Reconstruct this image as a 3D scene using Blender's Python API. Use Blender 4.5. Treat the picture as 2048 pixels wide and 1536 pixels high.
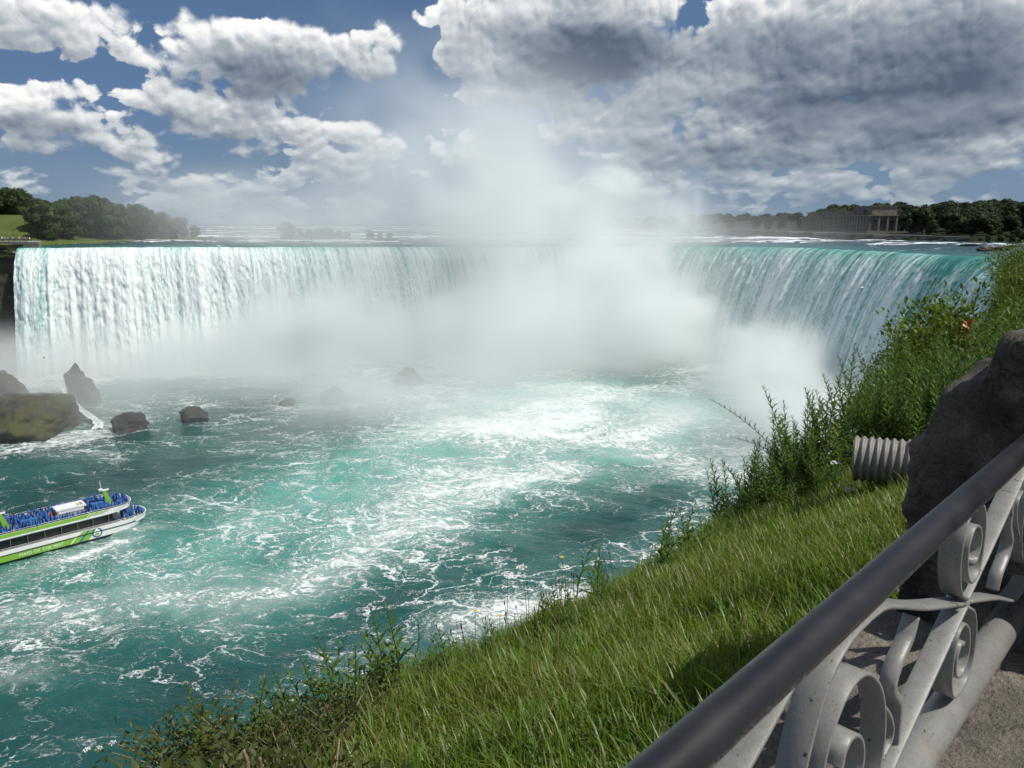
import bpy, bmesh, math, random
import numpy as np
from mathutils import Vector, Matrix

for _o in list(bpy.data.objects):
    bpy.data.objects.remove(_o, do_unlink=True)
SC = bpy.context.scene
COL = SC.collection
rng = np.random.default_rng(11)
random.seed(5)

# ------------------------------------------------------------------ camera
EYE = 60.0                                   # metres above the lower river
PITCH = math.radians(12.1)
cam_data = bpy.data.cameras.new('camera')
cam_data.sensor_fit = 'HORIZONTAL'
cam_data.sensor_width = 36.0
cam_data.lens = 36.0 * 1480.0 / 2048.0
cam_data.clip_start = 0.05
cam_data.clip_end = 20000.0
cam = bpy.data.objects.new('camera', cam_data)
COL.objects.link(cam)
cam.location = (0, 0, EYE)
cam.rotation_euler = (math.pi / 2 - PITCH, 0, 0)
SC.camera = cam

# ------------------------------------------------------------------ sun, exposure
SUN_AZ = math.radians(110.0)                 # clockwise from +Y: to the right, a little behind
SUN_EL = math.radians(56.0)
SUN_DIR = Vector((math.sin(SUN_AZ) * math.cos(SUN_EL), math.cos(SUN_AZ) * math.cos(SUN_EL), math.sin(SUN_EL)))
sun_data = bpy.data.lights.new('sun', 'SUN')
sun_data.energy = 5.0
sun_data.angle = math.radians(0.53)
sun_data.color = (1.0, 0.96, 0.90)
sun = bpy.data.objects.new('sun', sun_data)
COL.objects.link(sun)
sun.rotation_euler = (-SUN_DIR).to_track_quat('-Z', 'Y').to_euler()

SC.render.engine = 'CYCLES'
SC.view_settings.view_transform = 'Standard'
SC.view_settings.look = 'None'
SC.view_settings.exposure = -0.22
SC.view_settings.gamma = 1.0
SC.view_settings.use_curve_mapping = False
SC.cycles.use_denoising = True
SC.cycles.max_bounces = 10
SC.cycles.diffuse_bounces = 2
SC.cycles.glossy_bounces = 2
SC.cycles.transmission_bounces = 3
SC.cycles.transparent_max_bounces = 10
SC.cycles.volume_bounces = 8
SC.cycles.caustics_reflective = False
SC.cycles.caustics_refractive = False

# ------------------------------------------------------------------ node helpers
class NT:
    """Small wrapper that writes node graphs as expressions."""
    def __init__(self, tree):
        self.t = tree
        tree.nodes.clear()
    def n(self, typ, **kw):
        nd = self.t.nodes.new(typ)
        for k, v in kw.items():
            setattr(nd, k, v)
        return nd
    def put(self, sock, val):
        if hasattr(val, 'is_output'):
            self.t.links.new(val, sock)
        elif val is not None:
            if isinstance(val, (tuple, list)) and len(val) == 3 and sock.type == 'RGBA':
                val = (*val, 1.0)
            sock.default_value = val
    def math(self, op, a, b=None, c=None, clamp=False):
        nd = self.n('ShaderNodeMath', operation=op, use_clamp=clamp)
        self.put(nd.inputs[0], a); self.put(nd.inputs[1], b); self.put(nd.inputs[2], c)
        return nd.outputs[0]
    def add(self, a, b): return self.math('ADD', a, b)
    def sub(self, a, b): return self.math('SUBTRACT', a, b)
    def mul(self, a, b): return self.math('MULTIPLY', a, b)
    def mad(self, a, b, c): return self.math('MULTIPLY_ADD', a, b, c)
    def vec(self, op, a, b=None, scale=None):
        nd = self.n('ShaderNodeVectorMath', operation=op)
        self.put(nd.inputs[0], a)
        if b is not None: self.put(nd.inputs[1], b)
        if scale is not None: self.put(nd.inputs['Scale'], scale)
        return nd.outputs['Value'] if op in ('DOT_PRODUCT', 'LENGTH', 'DISTANCE') else nd.outputs[0]
    def comb(self, x, y, z=0.0):
        nd = self.n('ShaderNodeCombineXYZ')
        for i, v in enumerate((x, y, z)): self.put(nd.inputs[i], v)
        return nd.outputs[0]
    def sep(self, v):
        nd = self.n('ShaderNodeSeparateXYZ'); self.put(nd.inputs[0], v); return nd.outputs
    def noise(self, vec, scale, detail=4.0, rough=0.5, dist=0.0, typ='FBM', lac=2.0, dims='3D'):
        nd = self.n('ShaderNodeTexNoise', noise_dimensions=dims, noise_type=typ)
        if vec is not None: self.put(nd.inputs['Vector'], vec)
        nd.inputs['Scale'].default_value = scale; nd.inputs['Detail'].default_value = detail
        nd.inputs['Roughness'].default_value = rough; nd.inputs['Distortion'].default_value = dist
        nd.inputs['Lacunarity'].default_value = lac
        return nd.outputs['Fac']
    def noisec(self, vec, scale, detail=2.0, rough=0.5, dims='3D'):
        nd = self.n('ShaderNodeTexNoise', noise_dimensions=dims)
        self.put(nd.inputs['Vector'], vec)
        nd.inputs['Scale'].default_value = scale; nd.inputs['Detail'].default_value = detail
        nd.inputs['Roughness'].default_value = rough
        return nd.outputs['Color']
    def voro(self, vec, scale, feature='F1', detail=0.0, rough=0.5, out='Distance', rnd=1.0, dims='3D'):
        nd = self.n('ShaderNodeTexVoronoi', feature=feature, voronoi_dimensions=dims)
        self.put(nd.inputs['Vector'], vec); nd.inputs['Scale'].default_value = scale
        if 'Detail' in nd.inputs and nd.inputs['Detail'].enabled:
            nd.inputs['Detail'].default_value = detail; nd.inputs['Roughness'].default_value = rough
        nd.inputs['Randomness'].default_value = rnd
        return nd.outputs[out]
    def step(self, x, lo, hi, to0=0.0, to1=1.0):
        nd = self.n('ShaderNodeMapRange', interpolation_type='SMOOTHSTEP')
        for nm, v in (('Value', x), ('From Min', lo), ('From Max', hi), ('To Min', to0), ('To Max', to1)):
            self.put(nd.inputs[nm], v)
        return nd.outputs[0]
    def lin(self, x, lo, hi, to0=0.0, to1=1.0):
        nd = self.n('ShaderNodeMapRange', clamp=True)
        for nm, v in (('Value', x), ('From Min', lo), ('From Max', hi), ('To Min', to0), ('To Max', to1)):
            self.put(nd.inputs[nm], v)
        return nd.outputs[0]
    def mix(self, f, a, b):
        nd = self.n('ShaderNodeMix', data_type='RGBA')
        self.put(nd.inputs[0], f); self.put(nd.inputs[6], a); self.put(nd.inputs[7], b)
        return nd.outputs[2]
    def attr(self, name, out='Fac'):
        return self.n('ShaderNodeAttribute', attribute_name=name).outputs[out]
    def bump(self, h, strength=0.5, dist=0.1):
        nd = self.n('ShaderNodeBump'); nd.inputs['Strength'].default_value = strength
        nd.inputs['Distance'].default_value = dist; self.put(nd.inputs['Height'], h)
        return nd.outputs[0]

# ------------------------------------------------------------------ sky with broken cumulus
def pix_dir(x, y):
    """Direction (azimuth, elevation in degrees) towards a place of the photographed sky."""
    u, v, f = x - 1024.0, 768.0 - y, 1480.0
    X, Y, Z = u, v * math.sin(PITCH) + f * math.cos(PITCH), v * math.cos(PITCH) - f * math.sin(PITCH)
    return math.degrees(math.atan2(X, Y)), math.degrees(math.atan2(Z, math.hypot(X, Y)))

# cloud banks: centre, half width, half height (measured from the photograph), cover, thickness
BANKS = [(1650, 360, 420, 22, .72, .22), (1350, 385, 260, 18, .66, .25), (1850, 395, 240, 14, .6, .15), (900, 300, 120, 30, .6, .3), (650, 320, 260, 20, .6, .3),
         (50, 45, 180, 55, 0.78, 0.25), (140, 125, 60, 14, 0.35, 0.2), (30, 225, 160, 50, 0.96, 0.08), (120, 262, 150, 16, 0.7, 0.6), (260, 290, 100, 34, 0.65, 0.2), (100, 300, 60, 20, 0.57, 0.15),
         (30, 320, 30, 14, 0.43, 0.2), (530, 95, 170, 55, 0.91, 0.1), (360, 100, 60, 45, 0.7, 0.15), (275, 108, 45, 26, 0.48, 0.15), (480, 165, 150, 40, 0.7, 0.75), (745, 100, 75, 44, 0.87, 0.12),
         (700, 175, 60, 24, 0.35, 0.6), (335, 185, 50, 42, 0.87, 0.05), (440, 225, 90, 32, 0.87, 0.12), (590, 250, 80, 26, 0.83, 0.15), (420, 262, 70, 22, 0.65, 0.2), (560, 276, 190, 18, 0.74, 0.45),
         (700, 270, 55, 26, 0.74, 0.15), (850, 40, 80, 22, 0.43, 0.3), (1150, 40, 190, 70, 1.15, 0.12), (950, 50, 60, 70, 0.9, 0.2), (1180, 112, 190, 40, 1.0, 1.0), (990, 140, 90, 45, 0.95, 0.2),
         (1120, 190, 130, 32, 0.75, 0.45), (1720, 110, 460, 150, 1.0, 0.62), (1420, 170, 190, 60, 0.95, 0.28), (1640, 270, 420, 62, 0.95, 0.5), (1900, 330, 200, 24, 0.7, 0.12), (1300, 250, 150, 40, 0.9, 0.25),
         (1600, 180, 200, 30, 0.9, 0.1), (1480, 40, 160, 60, 0.75, 0.25), (1850, 40, 260, 60, 0.85, 0.35), (1500, 120, 220, 45, 0.75, 0.4), (1720, 120, 140, 50, 0.8, 0.35), (1930, 150, 200, 40, 1.0, 1.0),
         (1880, 215, 240, 36, 1.1, 2.0), (1555, 207, 70, 26, 0.95, 1.2), (1680, 215, 60, 26, 0.8, 1.0), (1640, 268, 150, 26, 0.95, 0.9), (1790, 290, 70, 30, 0.8, 0.8), (1330, 250, 180, 36, 0.85, 0.35),
         (1150, 262, 90, 26, 0.65, 0.2), (1480, 262, 60, 22, 0.7, 0.05), (1420, 310, 160, 26, 0.8, 0.5), (1640, 320, 140, 24, 0.75, 0.06), (1930, 285, 200, 26, 0.75, 0.1), (1850, 330, 120, 12, 0.6, 0.2),
         (1260, 320, 90, 26, 0.65, 0.3), (1550, 368, 50, 20, 0.65, 0.1), (1440, 350, 80, 18, 0.55, 0.3), (1380, 370, 30, 10, 0.5, 0.1), (1990, 345, 120, 16, 0.5, 0.2), (40, 375, 50, 20, 0.65, 0.05),
         (105, 378, 24, 22, 0.7, 0.05), (1500, 418, 60, 10, 0.6, 0.05), (300, 375, 60, 22, 0.72, 0.2), (430, 375, 60, 14, 0.74, 0.2), (560, 360, 130, 16, 0.74, 0.2), (700, 345, 110, 18, 0.76, 0.25),
         (450, 345, 20, 8, 0.5, 0.1), (600, 395, 200, 14, 0.68, 0.3), (330, 410, 90, 14, 0.64, 0.3), (800, 320, 80, 24, 0.64, 0.3), (620, 425, 300, 14, 0.66, 0.3), (1180, 400, 300, 22, 0.42, 0.3),
         (1300, 390, 100, 16, 0.6, 0.3)]
SKY_EL = [0.3, 1.4, 2.6, 3.9, 5.2, 6.6, 8.0, 9.5, 11.0, 12.6, 14.3, 16.2]
SKY_AZ = np.linspace(-40.3, 40.3, 32)

def bank_maps():
    A, E = np.meshgrid(SKY_AZ, SKY_EL)
    cov = np.full(A.shape, -0.05)
    wsum = np.full(A.shape, .03); tsum = wsum * .3
    for (x, y, w, h, c, t) in BANKS:
        a0, e0 = pix_dir(x, y)
        a1, _ = pix_dir(x + w, y); _, e1 = pix_dir(x, y - h)
        ra, re = abs(a1 - a0) + .5, abs(e1 - e0) + .35
        r2 = ((A - a0) / ra) ** 2 + ((E - e0) / re) ** 2
        g = np.exp(-r2 ** 1.4 * .75)
        cov = np.maximum(cov, c * g)
        wt = g ** 2 * c * 40.0 / (ra * re); wsum += wt; tsum += wt * t
    # beyond the frame the same broken sky goes on
    for k in (0, 1): cov[:, k] = .40; tsum[:, k] = wsum[:, k] * .35
    for k in (-1, -2): cov[:, k] = .60; tsum[:, k] = wsum[:, k] * .5
    return np.clip(cov, 0, 1), np.clip(tsum / wsum, 0, 1)

def build_world():
    w = bpy.data.worlds.new('World'); SC.world = w; w.use_nodes = True
    g = NT(w.node_tree)
    sky = g.n('ShaderNodeTexSky', sky_type='NISHITA', sun_disc=False)
    sky.sun_elevation = SUN_EL; sky.sun_rotation = SUN_AZ; sky.altitude = 180
    sky.air_density = 1.0; sky.dust_density = 0.3; sky.ozone_density = 3.0
    d = g.vec('NORMALIZE', g.n('ShaderNodeTexCoord').outputs['Generated'])
    X, Y, Z = g.sep(d)
    # the low air is as blue as the air a little higher up
    g.put(sky.inputs[0], g.vec('NORMALIZE', g.comb(X, Y, g.mad(g.math('MAXIMUM', Z, 0.0), .75, .24))))
    az = g.mul(g.math('ARCTAN2', X, Y), 57.29578)
    el = g.mul(g.math('ARCSINE', Z), 57.29578)
    cov, thk = bank_maps()
    def cells(rows, a):
        azf = g.lin(a, SKY_AZ[0], SKY_AZ[-1]); out = []
        for b in range(0, 12, 4):
            nd = g.n('ShaderNodeValToRGB'); r = nd.color_ramp
            while len(r.elements) < len(SKY_AZ): r.elements.new(0.5)
            for i in range(len(SKY_AZ)): r.elements[i].position = i / (len(SKY_AZ) - 1)
            for i in range(len(SKY_AZ)): r.elements[i].color = [float(rows[b + k][i]) for k in range(4)]
            g.put(nd.inputs[0], azf)
            s = g.n('ShaderNodeSeparateColor'); g.put(s.inputs[0], nd.outputs[0])
            out += [s.outputs[0], s.outputs[1], s.outputs[2], nd.outputs[1]]
        return out
    def table(cols, e):
        v = cols[0]
        for i in range(1, 12):
            nd = g.n('ShaderNodeMix', data_type='FLOAT')
            g.put(nd.inputs[0], g.step(e, SKY_EL[i - 1], SKY_EL[i])); g.put(nd.inputs[2], v); g.put(nd.inputs[3], cols[i])
            v = nd.outputs[0]
        return v
    ccols = cells(cov, az)
    thick = table(cells(thk, az), el)
    def density(da, de, detail):
        e = g.add(el, de) if de else el
        a = g.add(az, da) if da else az
        q = g.comb(g.mul(a, .60), g.mul(g.math('LOGARITHM', g.math('MAXIMUM', g.add(e, 7.0), 2.0), 2.718), 12.5), 0.0)
        w1 = g.noise(q, .5, 1.0, .5, dims='2D')
        wq = g.vec('ADD', q, g.comb(g.mul(w1, 1.2), g.mul(w1, -.8)))
        n1 = g.noise(wq, .42, detail, .54, dims='2D')
        def vor(s):
            nd = g.n('ShaderNodeTexVoronoi', feature='F1', voronoi_dimensions='2D')
            g.put(nd.inputs['Vector'], g.vec('ADD', q, g.comb(g.mul(n1, 1.6 / s), g.mul(n1, 1.3 / s)))); nd.inputs['Scale'].default_value = s
            return nd.outputs['Distance']
        bil = g.add(g.mad(vor(.8), -.30, .14), g.mad(vor(2.1), -.13, .06))
        return g.add(g.mad(g.sub(n1, .5), 1.2, table(ccols, e)), bil)
    d0 = density(0, 0, 7.0)
    d1 = density(.20, .40, 6.0)
    c2 = table(ccols, g.add(el, 2.0))
    soft = g.noise(g.comb(az, el, 0), .16, 2.0, dims='2D')
    alpha = g.step(d0, .40, g.lin(soft, .38, .62, .47, .72))
    tau = g.add(g.mul(g.math('MAXIMUM', g.sub(d1, .45), 0.0), .45), g.mul(g.math('MAXIMUM', g.sub(c2, .12), 0.0), .55))
    tau = g.mul(tau, g.mad(thick, 2.4, .26))
    lit = g.math('EXPONENT', g.mul(tau, -1.5))
    lit = g.mad(g.math('MAXIMUM', g.math('MINIMUM', g.sub(d0, d1), .35), -.35), g.mad(thick, -.55, .85), g.mul(lit, .93))
    big = g.noise(g.comb(az, g.mul(el, 2.0), 0), .11, 3.0, .55, dims='2D')
    lit = g.mad(g.sub(big, .5), g.mad(thick, .9, .25), lit)
    lit = g.lin(lit, 0.0, 1.0)
    ramp = g.n('ShaderNodeValToRGB'); r = ramp.color_ramp
    r.elements[0].position = 0.0; r.elements[0].color = (.095, .13, .19, 1)
    r.elements[1].position = 1.0; r.elements[1].color = (.98, .97, .95, 1)
    for pos, c in ((.3, (.225, .27, .335, 1)), (.6, (.42, .46, .51, 1)), (.85, (.74, .76, .78, 1))):
        e = r.elements.new(pos); e.color = c
    g.put(ramp.inputs[0], lit)
    low = g.step(el, 0.0, 6.5, .75, 0.0)            # distant air over low clouds
    ccol = g.vec('SCALE', g.mix(low, ramp.outputs[0], (.22, .31, .40)), scale=13.2)
    alpha = g.mul(alpha, g.step(el, -1.5, .3))
    blue = g.vec('MULTIPLY', sky.outputs[0], (1.08, 1.14, 1.16))
    air = g.mix(g.step(el, 10.0, -1.0, 0.0, .72), blue, (2.75, 3.6, 4.4))
    col = g.mix(alpha, air, ccol)
    bg = g.n('ShaderNodeBackground'); g.put(bg.inputs[0], col); bg.inputs[1].default_value = 0.09
    out = g.n('ShaderNodeOutputWorld'); g.t.links.new(bg.outputs[0], out.inputs[0])
    w.cycles.sampling_method = 'MANUAL'; w.cycles.sample_map_resolution = 512
build_world()
# ------------------------------------------------------------------ numpy noise
_P = np.random.default_rng(3).permutation(512).astype(np.int64)
_PERM = np.concatenate([_P, _P, _P])
_RND = np.random.default_rng(4).random(512) * 2 - 1
def vnoise(x, y, z=0.0):
    """Smooth value noise in -1..1."""
    x, y, z = np.broadcast_arrays(np.asarray(x, float), np.asarray(y, float), np.asarray(z, float))
    xi, yi, zi = np.floor(x).astype(np.int64), np.floor(y).astype(np.int64), np.floor(z).astype(np.int64)
    fx, fy, fz = x - xi, y - yi, z - zi
    fx, fy, fz = (f * f * f * (f * (f * 6 - 15) + 10) for f in (fx, fy, fz))
    def h(i, j, k):
        return _RND[_PERM[(_PERM[(_PERM[i & 511] + j) & 511] + k) & 511]]
    def lerp(a, b, t): return a + (b - a) * t
    c = [lerp(lerp(h(xi, yi, zi + k), h(xi + 1, yi, zi + k), fx), lerp(h(xi, yi + 1, zi + k), h(xi + 1, yi + 1, zi + k), fx), fy) for k in (0, 1)]
    return lerp(c[0], c[1], fz)
def fbm(x, y, z=0.0, oct=4, rough=0.5, lac=2.03):
    t = 0.0; a = 1.0; s = 0.0; f = 1.0
    for i in range(oct):
        t = t + a * vnoise(np.asarray(x) * f + 17.3 * i, np.asarray(y) * f + 9.1 * i, np.asarray(z) * f + 5.7 * i)
        s += a; a *= rough; f *= lac
    return t / s
def sstep(x, a, b):
    t = np.clip((np.asarray(x, float) - a) / (b - a), 0, 1); return t * t * (3 - 2 * t)

# ------------------------------------------------------------------ pixel <-> place helpers (used to lay out real positions)
def ray(x, y):
    u, v, f = x - 1024.0, 768.0 - y, 1480.0
    return np.array([u, v * math.sin(PITCH) + f * math.cos(PITCH), v * math.cos(PITCH) - f * math.sin(PITCH)])
def at_z(x, y, z):
    d = ray(x, y); p = d * ((z - EYE) / d[2]); return np.array([p[0], p[1], z])
def at_d(x, y, D):
    d = ray(x, y); p = d * (D / d[1]); return np.array([p[0], p[1], p[2] + EYE])

# ------------------------------------------------------------------ mesh and object helpers
def mesh_np(name, V, F, mat=None, smooth=True, mats=None, mat_idx=None):
    V = np.asarray(V, np.float32).reshape(-1, 3)
    me = bpy.data.meshes.new(name)
    if isinstance(F, np.ndarray):
        nf, k = F.shape
        me.vertices.add(len(V)); me.vertices.foreach_set('co', V.ravel())
        me.loops.add(nf * k); me.loops.foreach_set('vertex_index', F.astype(np.int32).ravel())
        me.polygons.add(nf); me.polygons.foreach_set('loop_start', np.arange(0, nf * k, k, dtype=np.int32))
        me.polygons.foreach_set('use_smooth', np.full(nf, smooth))
        if mat_idx is not None: me.polygons.foreach_set('material_index', np.asarray(mat_idx, np.int32))
        me.update(calc_edges=True)
    else:
        me.from_pydata([tuple(map(float, v)) for v in V], [], F)
        me.polygons.foreach_set('use_smooth', np.full(len(me.polygons), smooth))
        if mat_idx is not None: me.polygons.foreach_set('material_index', np.asarray(mat_idx, np.int32))
        me.update()
    for m in (mats or ([mat] if mat else [])): me.materials.append(m)
    return me
def fattr(me, name, arr, dom='POINT'):
    a = me.attributes.new(name, 'FLOAT', dom); a.data.foreach_set('value', np.asarray(arr, np.float32).ravel())
def obj(name, me, parent=None, loc=None, rz=None, rot=None, scale=None):
    o = bpy.data.objects.new(name, me); COL.objects.link(o)
    if parent is not None: o.parent = parent
    if loc is not None: o.location = [float(c) for c in loc]
    if rot is not None: o.rotation_euler = rot
    if rz is not None: o.rotation_euler = (0, 0, rz)
    if scale is not None: o.scale = (scale,) * 3 if np.isscalar(scale) else scale
    return o
def thing(name, loc=(0, 0, 0), rz=0.0, rot=None, scale=None):
    return obj(name, None, loc=loc, rz=rz if rot is None else None, rot=rot, scale=scale)
def tag(o, label=None, cat=None, group=None, kind=None):
    if label: o['label'] = label
    if cat: o['category'] = cat
    if group: o['group'] = group
    if kind: o['kind'] = kind
    return o
def copy_thing(src, loc, rz=0.0, scale=1.0, rot=None):
    r = src.copy(); COL.objects.link(r); r.location = [float(c) for c in loc]
    r.rotation_euler = rot if rot is not None else (0, 0, rz)
    r.scale = (scale,) * 3 if np.isscalar(scale) else scale
    for ch in src.children:
        c = ch.copy(); COL.objects.link(c); c.parent = r
        for g in ch.children:
            k = g.copy(); COL.objects.link(k); k.parent = c
    return r
def grid_faces(nu, nv):
    i = np.arange(nu * nv).reshape(nu, nv)
    return np.stack([i[:-1, :-1], i[1:, :-1], i[1:, 1:], i[:-1, 1:]], -1).reshape(-1, 4)
def join(parts):
    """parts: list of (V, F ndarray of one width)"""
    Vs, Fs, o = [], [], 0
    for V, F in parts:
        Vs.append(np.asarray(V, float)); Fs.append(np.asarray(F) + o); o += len(V)
    return np.concatenate(Vs), np.concatenate(Fs)
def box_vf(c, s, rz=0.0):
    c = np.asarray(c, float); s = np.asarray(s, float) / 2
    v = np.array([[x, y, z] for x in (-1, 1) for y in (-1, 1) for z in (-1, 1)]) * s
    ca, sa = math.cos(rz), math.sin(rz)
    v = np.stack([v[:, 0] * ca - v[:, 1] * sa, v[:, 0] * sa + v[:, 1] * ca, v[:, 2]], 1) + c
    return v, np.array([[0, 1, 3, 2], [4, 6, 7, 5], [0, 4, 5, 1], [2, 3, 7, 6], [0, 2, 6, 4], [1, 5, 7, 3]])
def tube_vf(pts, rad, n=8, cap=True):
    pts = np.asarray(pts, float); m = len(pts)
    rad = np.broadcast_to(np.asarray(rad, float), (m,))
    T = np.gradient(pts, axis=0); T /= np.linalg.norm(T, axis=1)[:, None] + 1e-12
    ref = np.array([0, 0, 1.0]) if abs(T[0][2]) < .9 else np.array([1.0, 0, 0])
    U = np.cross(T, ref); U /= np.linalg.norm(U, axis=1)[:, None] + 1e-12
    W = np.cross(T, U)
    a = np.linspace(0, 2 * math.pi, n, endpoint=False)
    V = pts[:, None] + rad[:, None, None] * (np.cos(a)[None, :, None] * U[:, None] + np.sin(a)[None, :, None] * W[:, None])
    V = V.reshape(-1, 3)
    F = []
    for i in range(m - 1):
        for j in range(n):
            F.append((i * n + j, i * n + (j + 1) % n, (i + 1) * n + (j + 1) % n, (i + 1) * n + j))
    F = np.array(F)
    if cap:
        V = np.concatenate([V, pts[:1], pts[-1:]]); b = m * n
        c = [(b, (j + 1) % n, j, b) for j in range(n)] + [(b + 1, (m - 1) * n + j, (m - 1) * n + (j + 1) % n, b + 1) for j in range(n)]
        # degenerate quads avoided: caps as quads over pairs
        c = [(b, (j + 2) % n, (j + 1) % n, j) for j in range(0, n, 2)] + [(b + 1, (m - 1) * n + j, (m - 1) * n + (j + 1) % n, (m - 1) * n + (j + 2) % n) for j in range(0, n, 2)]
        F = np.concatenate([F, np.array(c)])
    return V, F
_ICO = {}
def ico(sub):
    if sub not in _ICO:
        bm = bmesh.new(); bmesh.ops.create_icosphere(bm, subdivisions=sub, radius=1.0)
        _ICO[sub] = (np.array([v.co[:] for v in bm.verts]), np.array([[v.index for v in f.verts] for f in bm.faces])); bm.free()
    return _ICO[sub]
def smooth_curve(pts, per=8):
    """Catmull-Rom through the points."""
    P = np.asarray(pts, float); P = np.vstack([2 * P[0] - P[1], P, 2 * P[-1] - P[-2]])
    out = []
    for i in range(1, len(P) - 2):
        t = np.linspace(0, 1, per, endpoint=False)[:, None]
        a, b, c, d = P[i - 1], P[i], P[i + 1], P[i + 2]
        out.append(.5 * (2 * b + (c - a) * t + (2 * a - 5 * b + 4 * c - d) * t ** 2 + (3 * b - a - 3 * c + d) * t ** 3))
    return np.vstack(out + [P[-2:-1]])

# ------------------------------------------------------------------ materials
def material(name):
    m = bpy.data.materials.new(name); m.use_nodes = True
    g = NT(m.node_tree)
    return m, g
def finish(g, bsdf, disp=None):
    out = g.n('ShaderNodeOutputMaterial'); g.t.links.new(bsdf, out.inputs[0])
def pbsdf(g, col, rough=.6, normal=None, metal=0.0, spec=.5, **kw):
    b = g.n('ShaderNodeBsdfPrincipled')
    g.put(b.inputs['Base Color'], col); g.put(b.inputs['Roughness'], rough); g.put(b.inputs['Metallic'], metal)
    g.put(b.inputs['Specular IOR Level'], spec)
    if normal is not None: g.put(b.inputs['Normal'], normal)
    for k, v in kw.items(): g.put(b.inputs[k], v)
    return b.outputs[0]
def simple_mat(name, col, rough=.6, metal=0.0, var=.12, scale=3.0, bump=0.0, spec=.5):
    m, g = material(name)
    co = g.n('ShaderNodeTexCoord').outputs['Object']
    n = g.noise(co, scale, 5)
    c = g.mix(g.lin(n, .3, .7), tuple(x * (1 - var) for x in col), tuple(min(1, x * (1 + var)) for x in col))
    finish(g, pbsdf(g, c, rough, g.bump(n, bump, .05) if bump else None, metal, spec))
    return m
# ------------------------------------------------------------------ the crest of the falls (plan curve and level)
CREST = np.array([(-203, 309, 51.7), (-186, 314, 51.7), (-156, 325, 51.7), (-100, 352, 51.0), (-57, 383, 50.2), (-10, 418, 49.3), (30, 437, 48.9), (60, 428, 49.1),
                  (84, 402, 49.8), (100, 372, 50.5), (117, 333, 51.4), (130, 292, 51.6), (138, 252, 51.5), (139, 215, 51.7), (133, 178, 51.9), (122, 150, 52.0)], float)
_c = smooth_curve(CREST, 40)
_seg = np.r_[0, np.cumsum(np.linalg.norm(np.diff(_c[:, :2], axis=0), axis=1))]
CREST_LEN = _seg[-1]
def crest_at(s):
    return np.stack([np.interp(s, _seg, _c[:, k]) for k in range(3)], -1)
def crest_normal(s, e=6.0):
    d = crest_at(np.clip(s + e, 0, CREST_LEN))[:, :2] - crest_at(np.clip(s - e, 0, CREST_LEN))[:, :2]
    d /= np.linalg.norm(d, axis=1)[:, None]
    return np.stack([d[:, 1], -d[:, 0]], 1)          # downstream, into the bowl

# ------------------------------------------------------------------ lower river
def river_material():
    m, g = material('river_water')
    co = g.n('ShaderNodeTexCoord').outputs['Object']
    foam = g.attr('foam'); aer = g.attr('aer')
    # streamwise stretched, warped coordinates
    rot = g.n('ShaderNodeMapping'); g.put(rot.inputs[0], co); rot.inputs['Rotation'].default_value = (0, 0, math.radians(-38)); rot.inputs['Scale'].default_value = (.66, 1.0, 1.0)
    p = rot.outputs[0]
    w1 = g.vec('SCALE', g.vec('SUBTRACT', g.noisec(p, .05, 2, dims='2D'), (.5, .5, .5)), scale=22.0)
    w2 = g.vec('SCALE', g.vec('SUBTRACT', g.noisec(p, .22, 5, .66, dims='2D'), (.5, .5, .5)), scale=9.0)
    q = g.vec('ADD', p, g.vec('ADD', w1, w2))
    body = g.noise(q, .055, 6, .6, dims='2D'); gate = g.noise(p, .035, 4, .6, dims='2D')
    fine = g.noise(q, .8, 5, .68, dims='2D')
    k = g.add(foam, g.add(g.mul(g.sub(body, .5), .9), g.mul(g.sub(gate, .5), .7)))
    def lace(s, off, k0, k1, wmax):
        e = g.voro(g.vec('ADD', q, off), s, 'DISTANCE_TO_EDGE', dims='2D')
        wd = g.lin(k, k0, k1, .0, wmax)
        return g.mul(g.step(e, wd, g.mul(wd, .10)), g.step(g.add(fine, g.mul(g.sub(gate, .5), .9)), .36, .58))
    f1 = lace(.085, (3.0, 1.0, 0), -.10, .85, .10)
    f2 = g.mul(lace(.21, (13.0, 7.0, 0), .06, .85, .15), .92)
    f3 = g.mul(lace(.5, (1.0, 27.0, 0), .22, .95, .22), .8)
    patch = g.step(g.add(k, g.mul(g.sub(fine, .5), 1.9)), .70, 1.05)
    f = g.math('MAXIMUM', g.math('MAXIMUM', f1, f2), g.math('MAXIMUM', f3, patch))
    milk = g.mul(g.step(g.add(k, g.mul(g.sub(fine, .5), .6)), .30, 1.0), .30)
    f = g.math('MINIMUM', g.math('MAXIMUM', f, milk), .95)
    ae = g.lin(g.add(aer, g.mul(g.sub(body, .5), .5)), 0, 1)
    deep = g.mix(ae, (.005, .050, .046), (.062, .285, .232))
    deep = g.mix(g.step(aer, .75, 1.05), deep, (.10, .34, .285))
    col = g.mix(f, deep, (.80, .84, .82))
    wv = g.n('ShaderNodeMapping'); g.put(wv.inputs[0], co); wv.inputs['Rotation'].default_value = (0, 0, math.radians(20)); wv.inputs['Scale'].default_value = (.45, 1.0, 1.0)
    h = g.add(g.mul(g.noise(wv.outputs[0], .35, 6, .6, dims='2D'), .9), g.mul(g.noise(co, 1.4, 4, .6, dims='2D'), .22))
    h = g.add(h, g.mul(f, .25))
    nb = g.bump(h, .9, .75)
    finish(g, pbsdf(g, col, g.lin(f, 0, 1, .18, .8), nb, spec=g.lin(f, 0, 1, .34, .1)))
    return m

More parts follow.
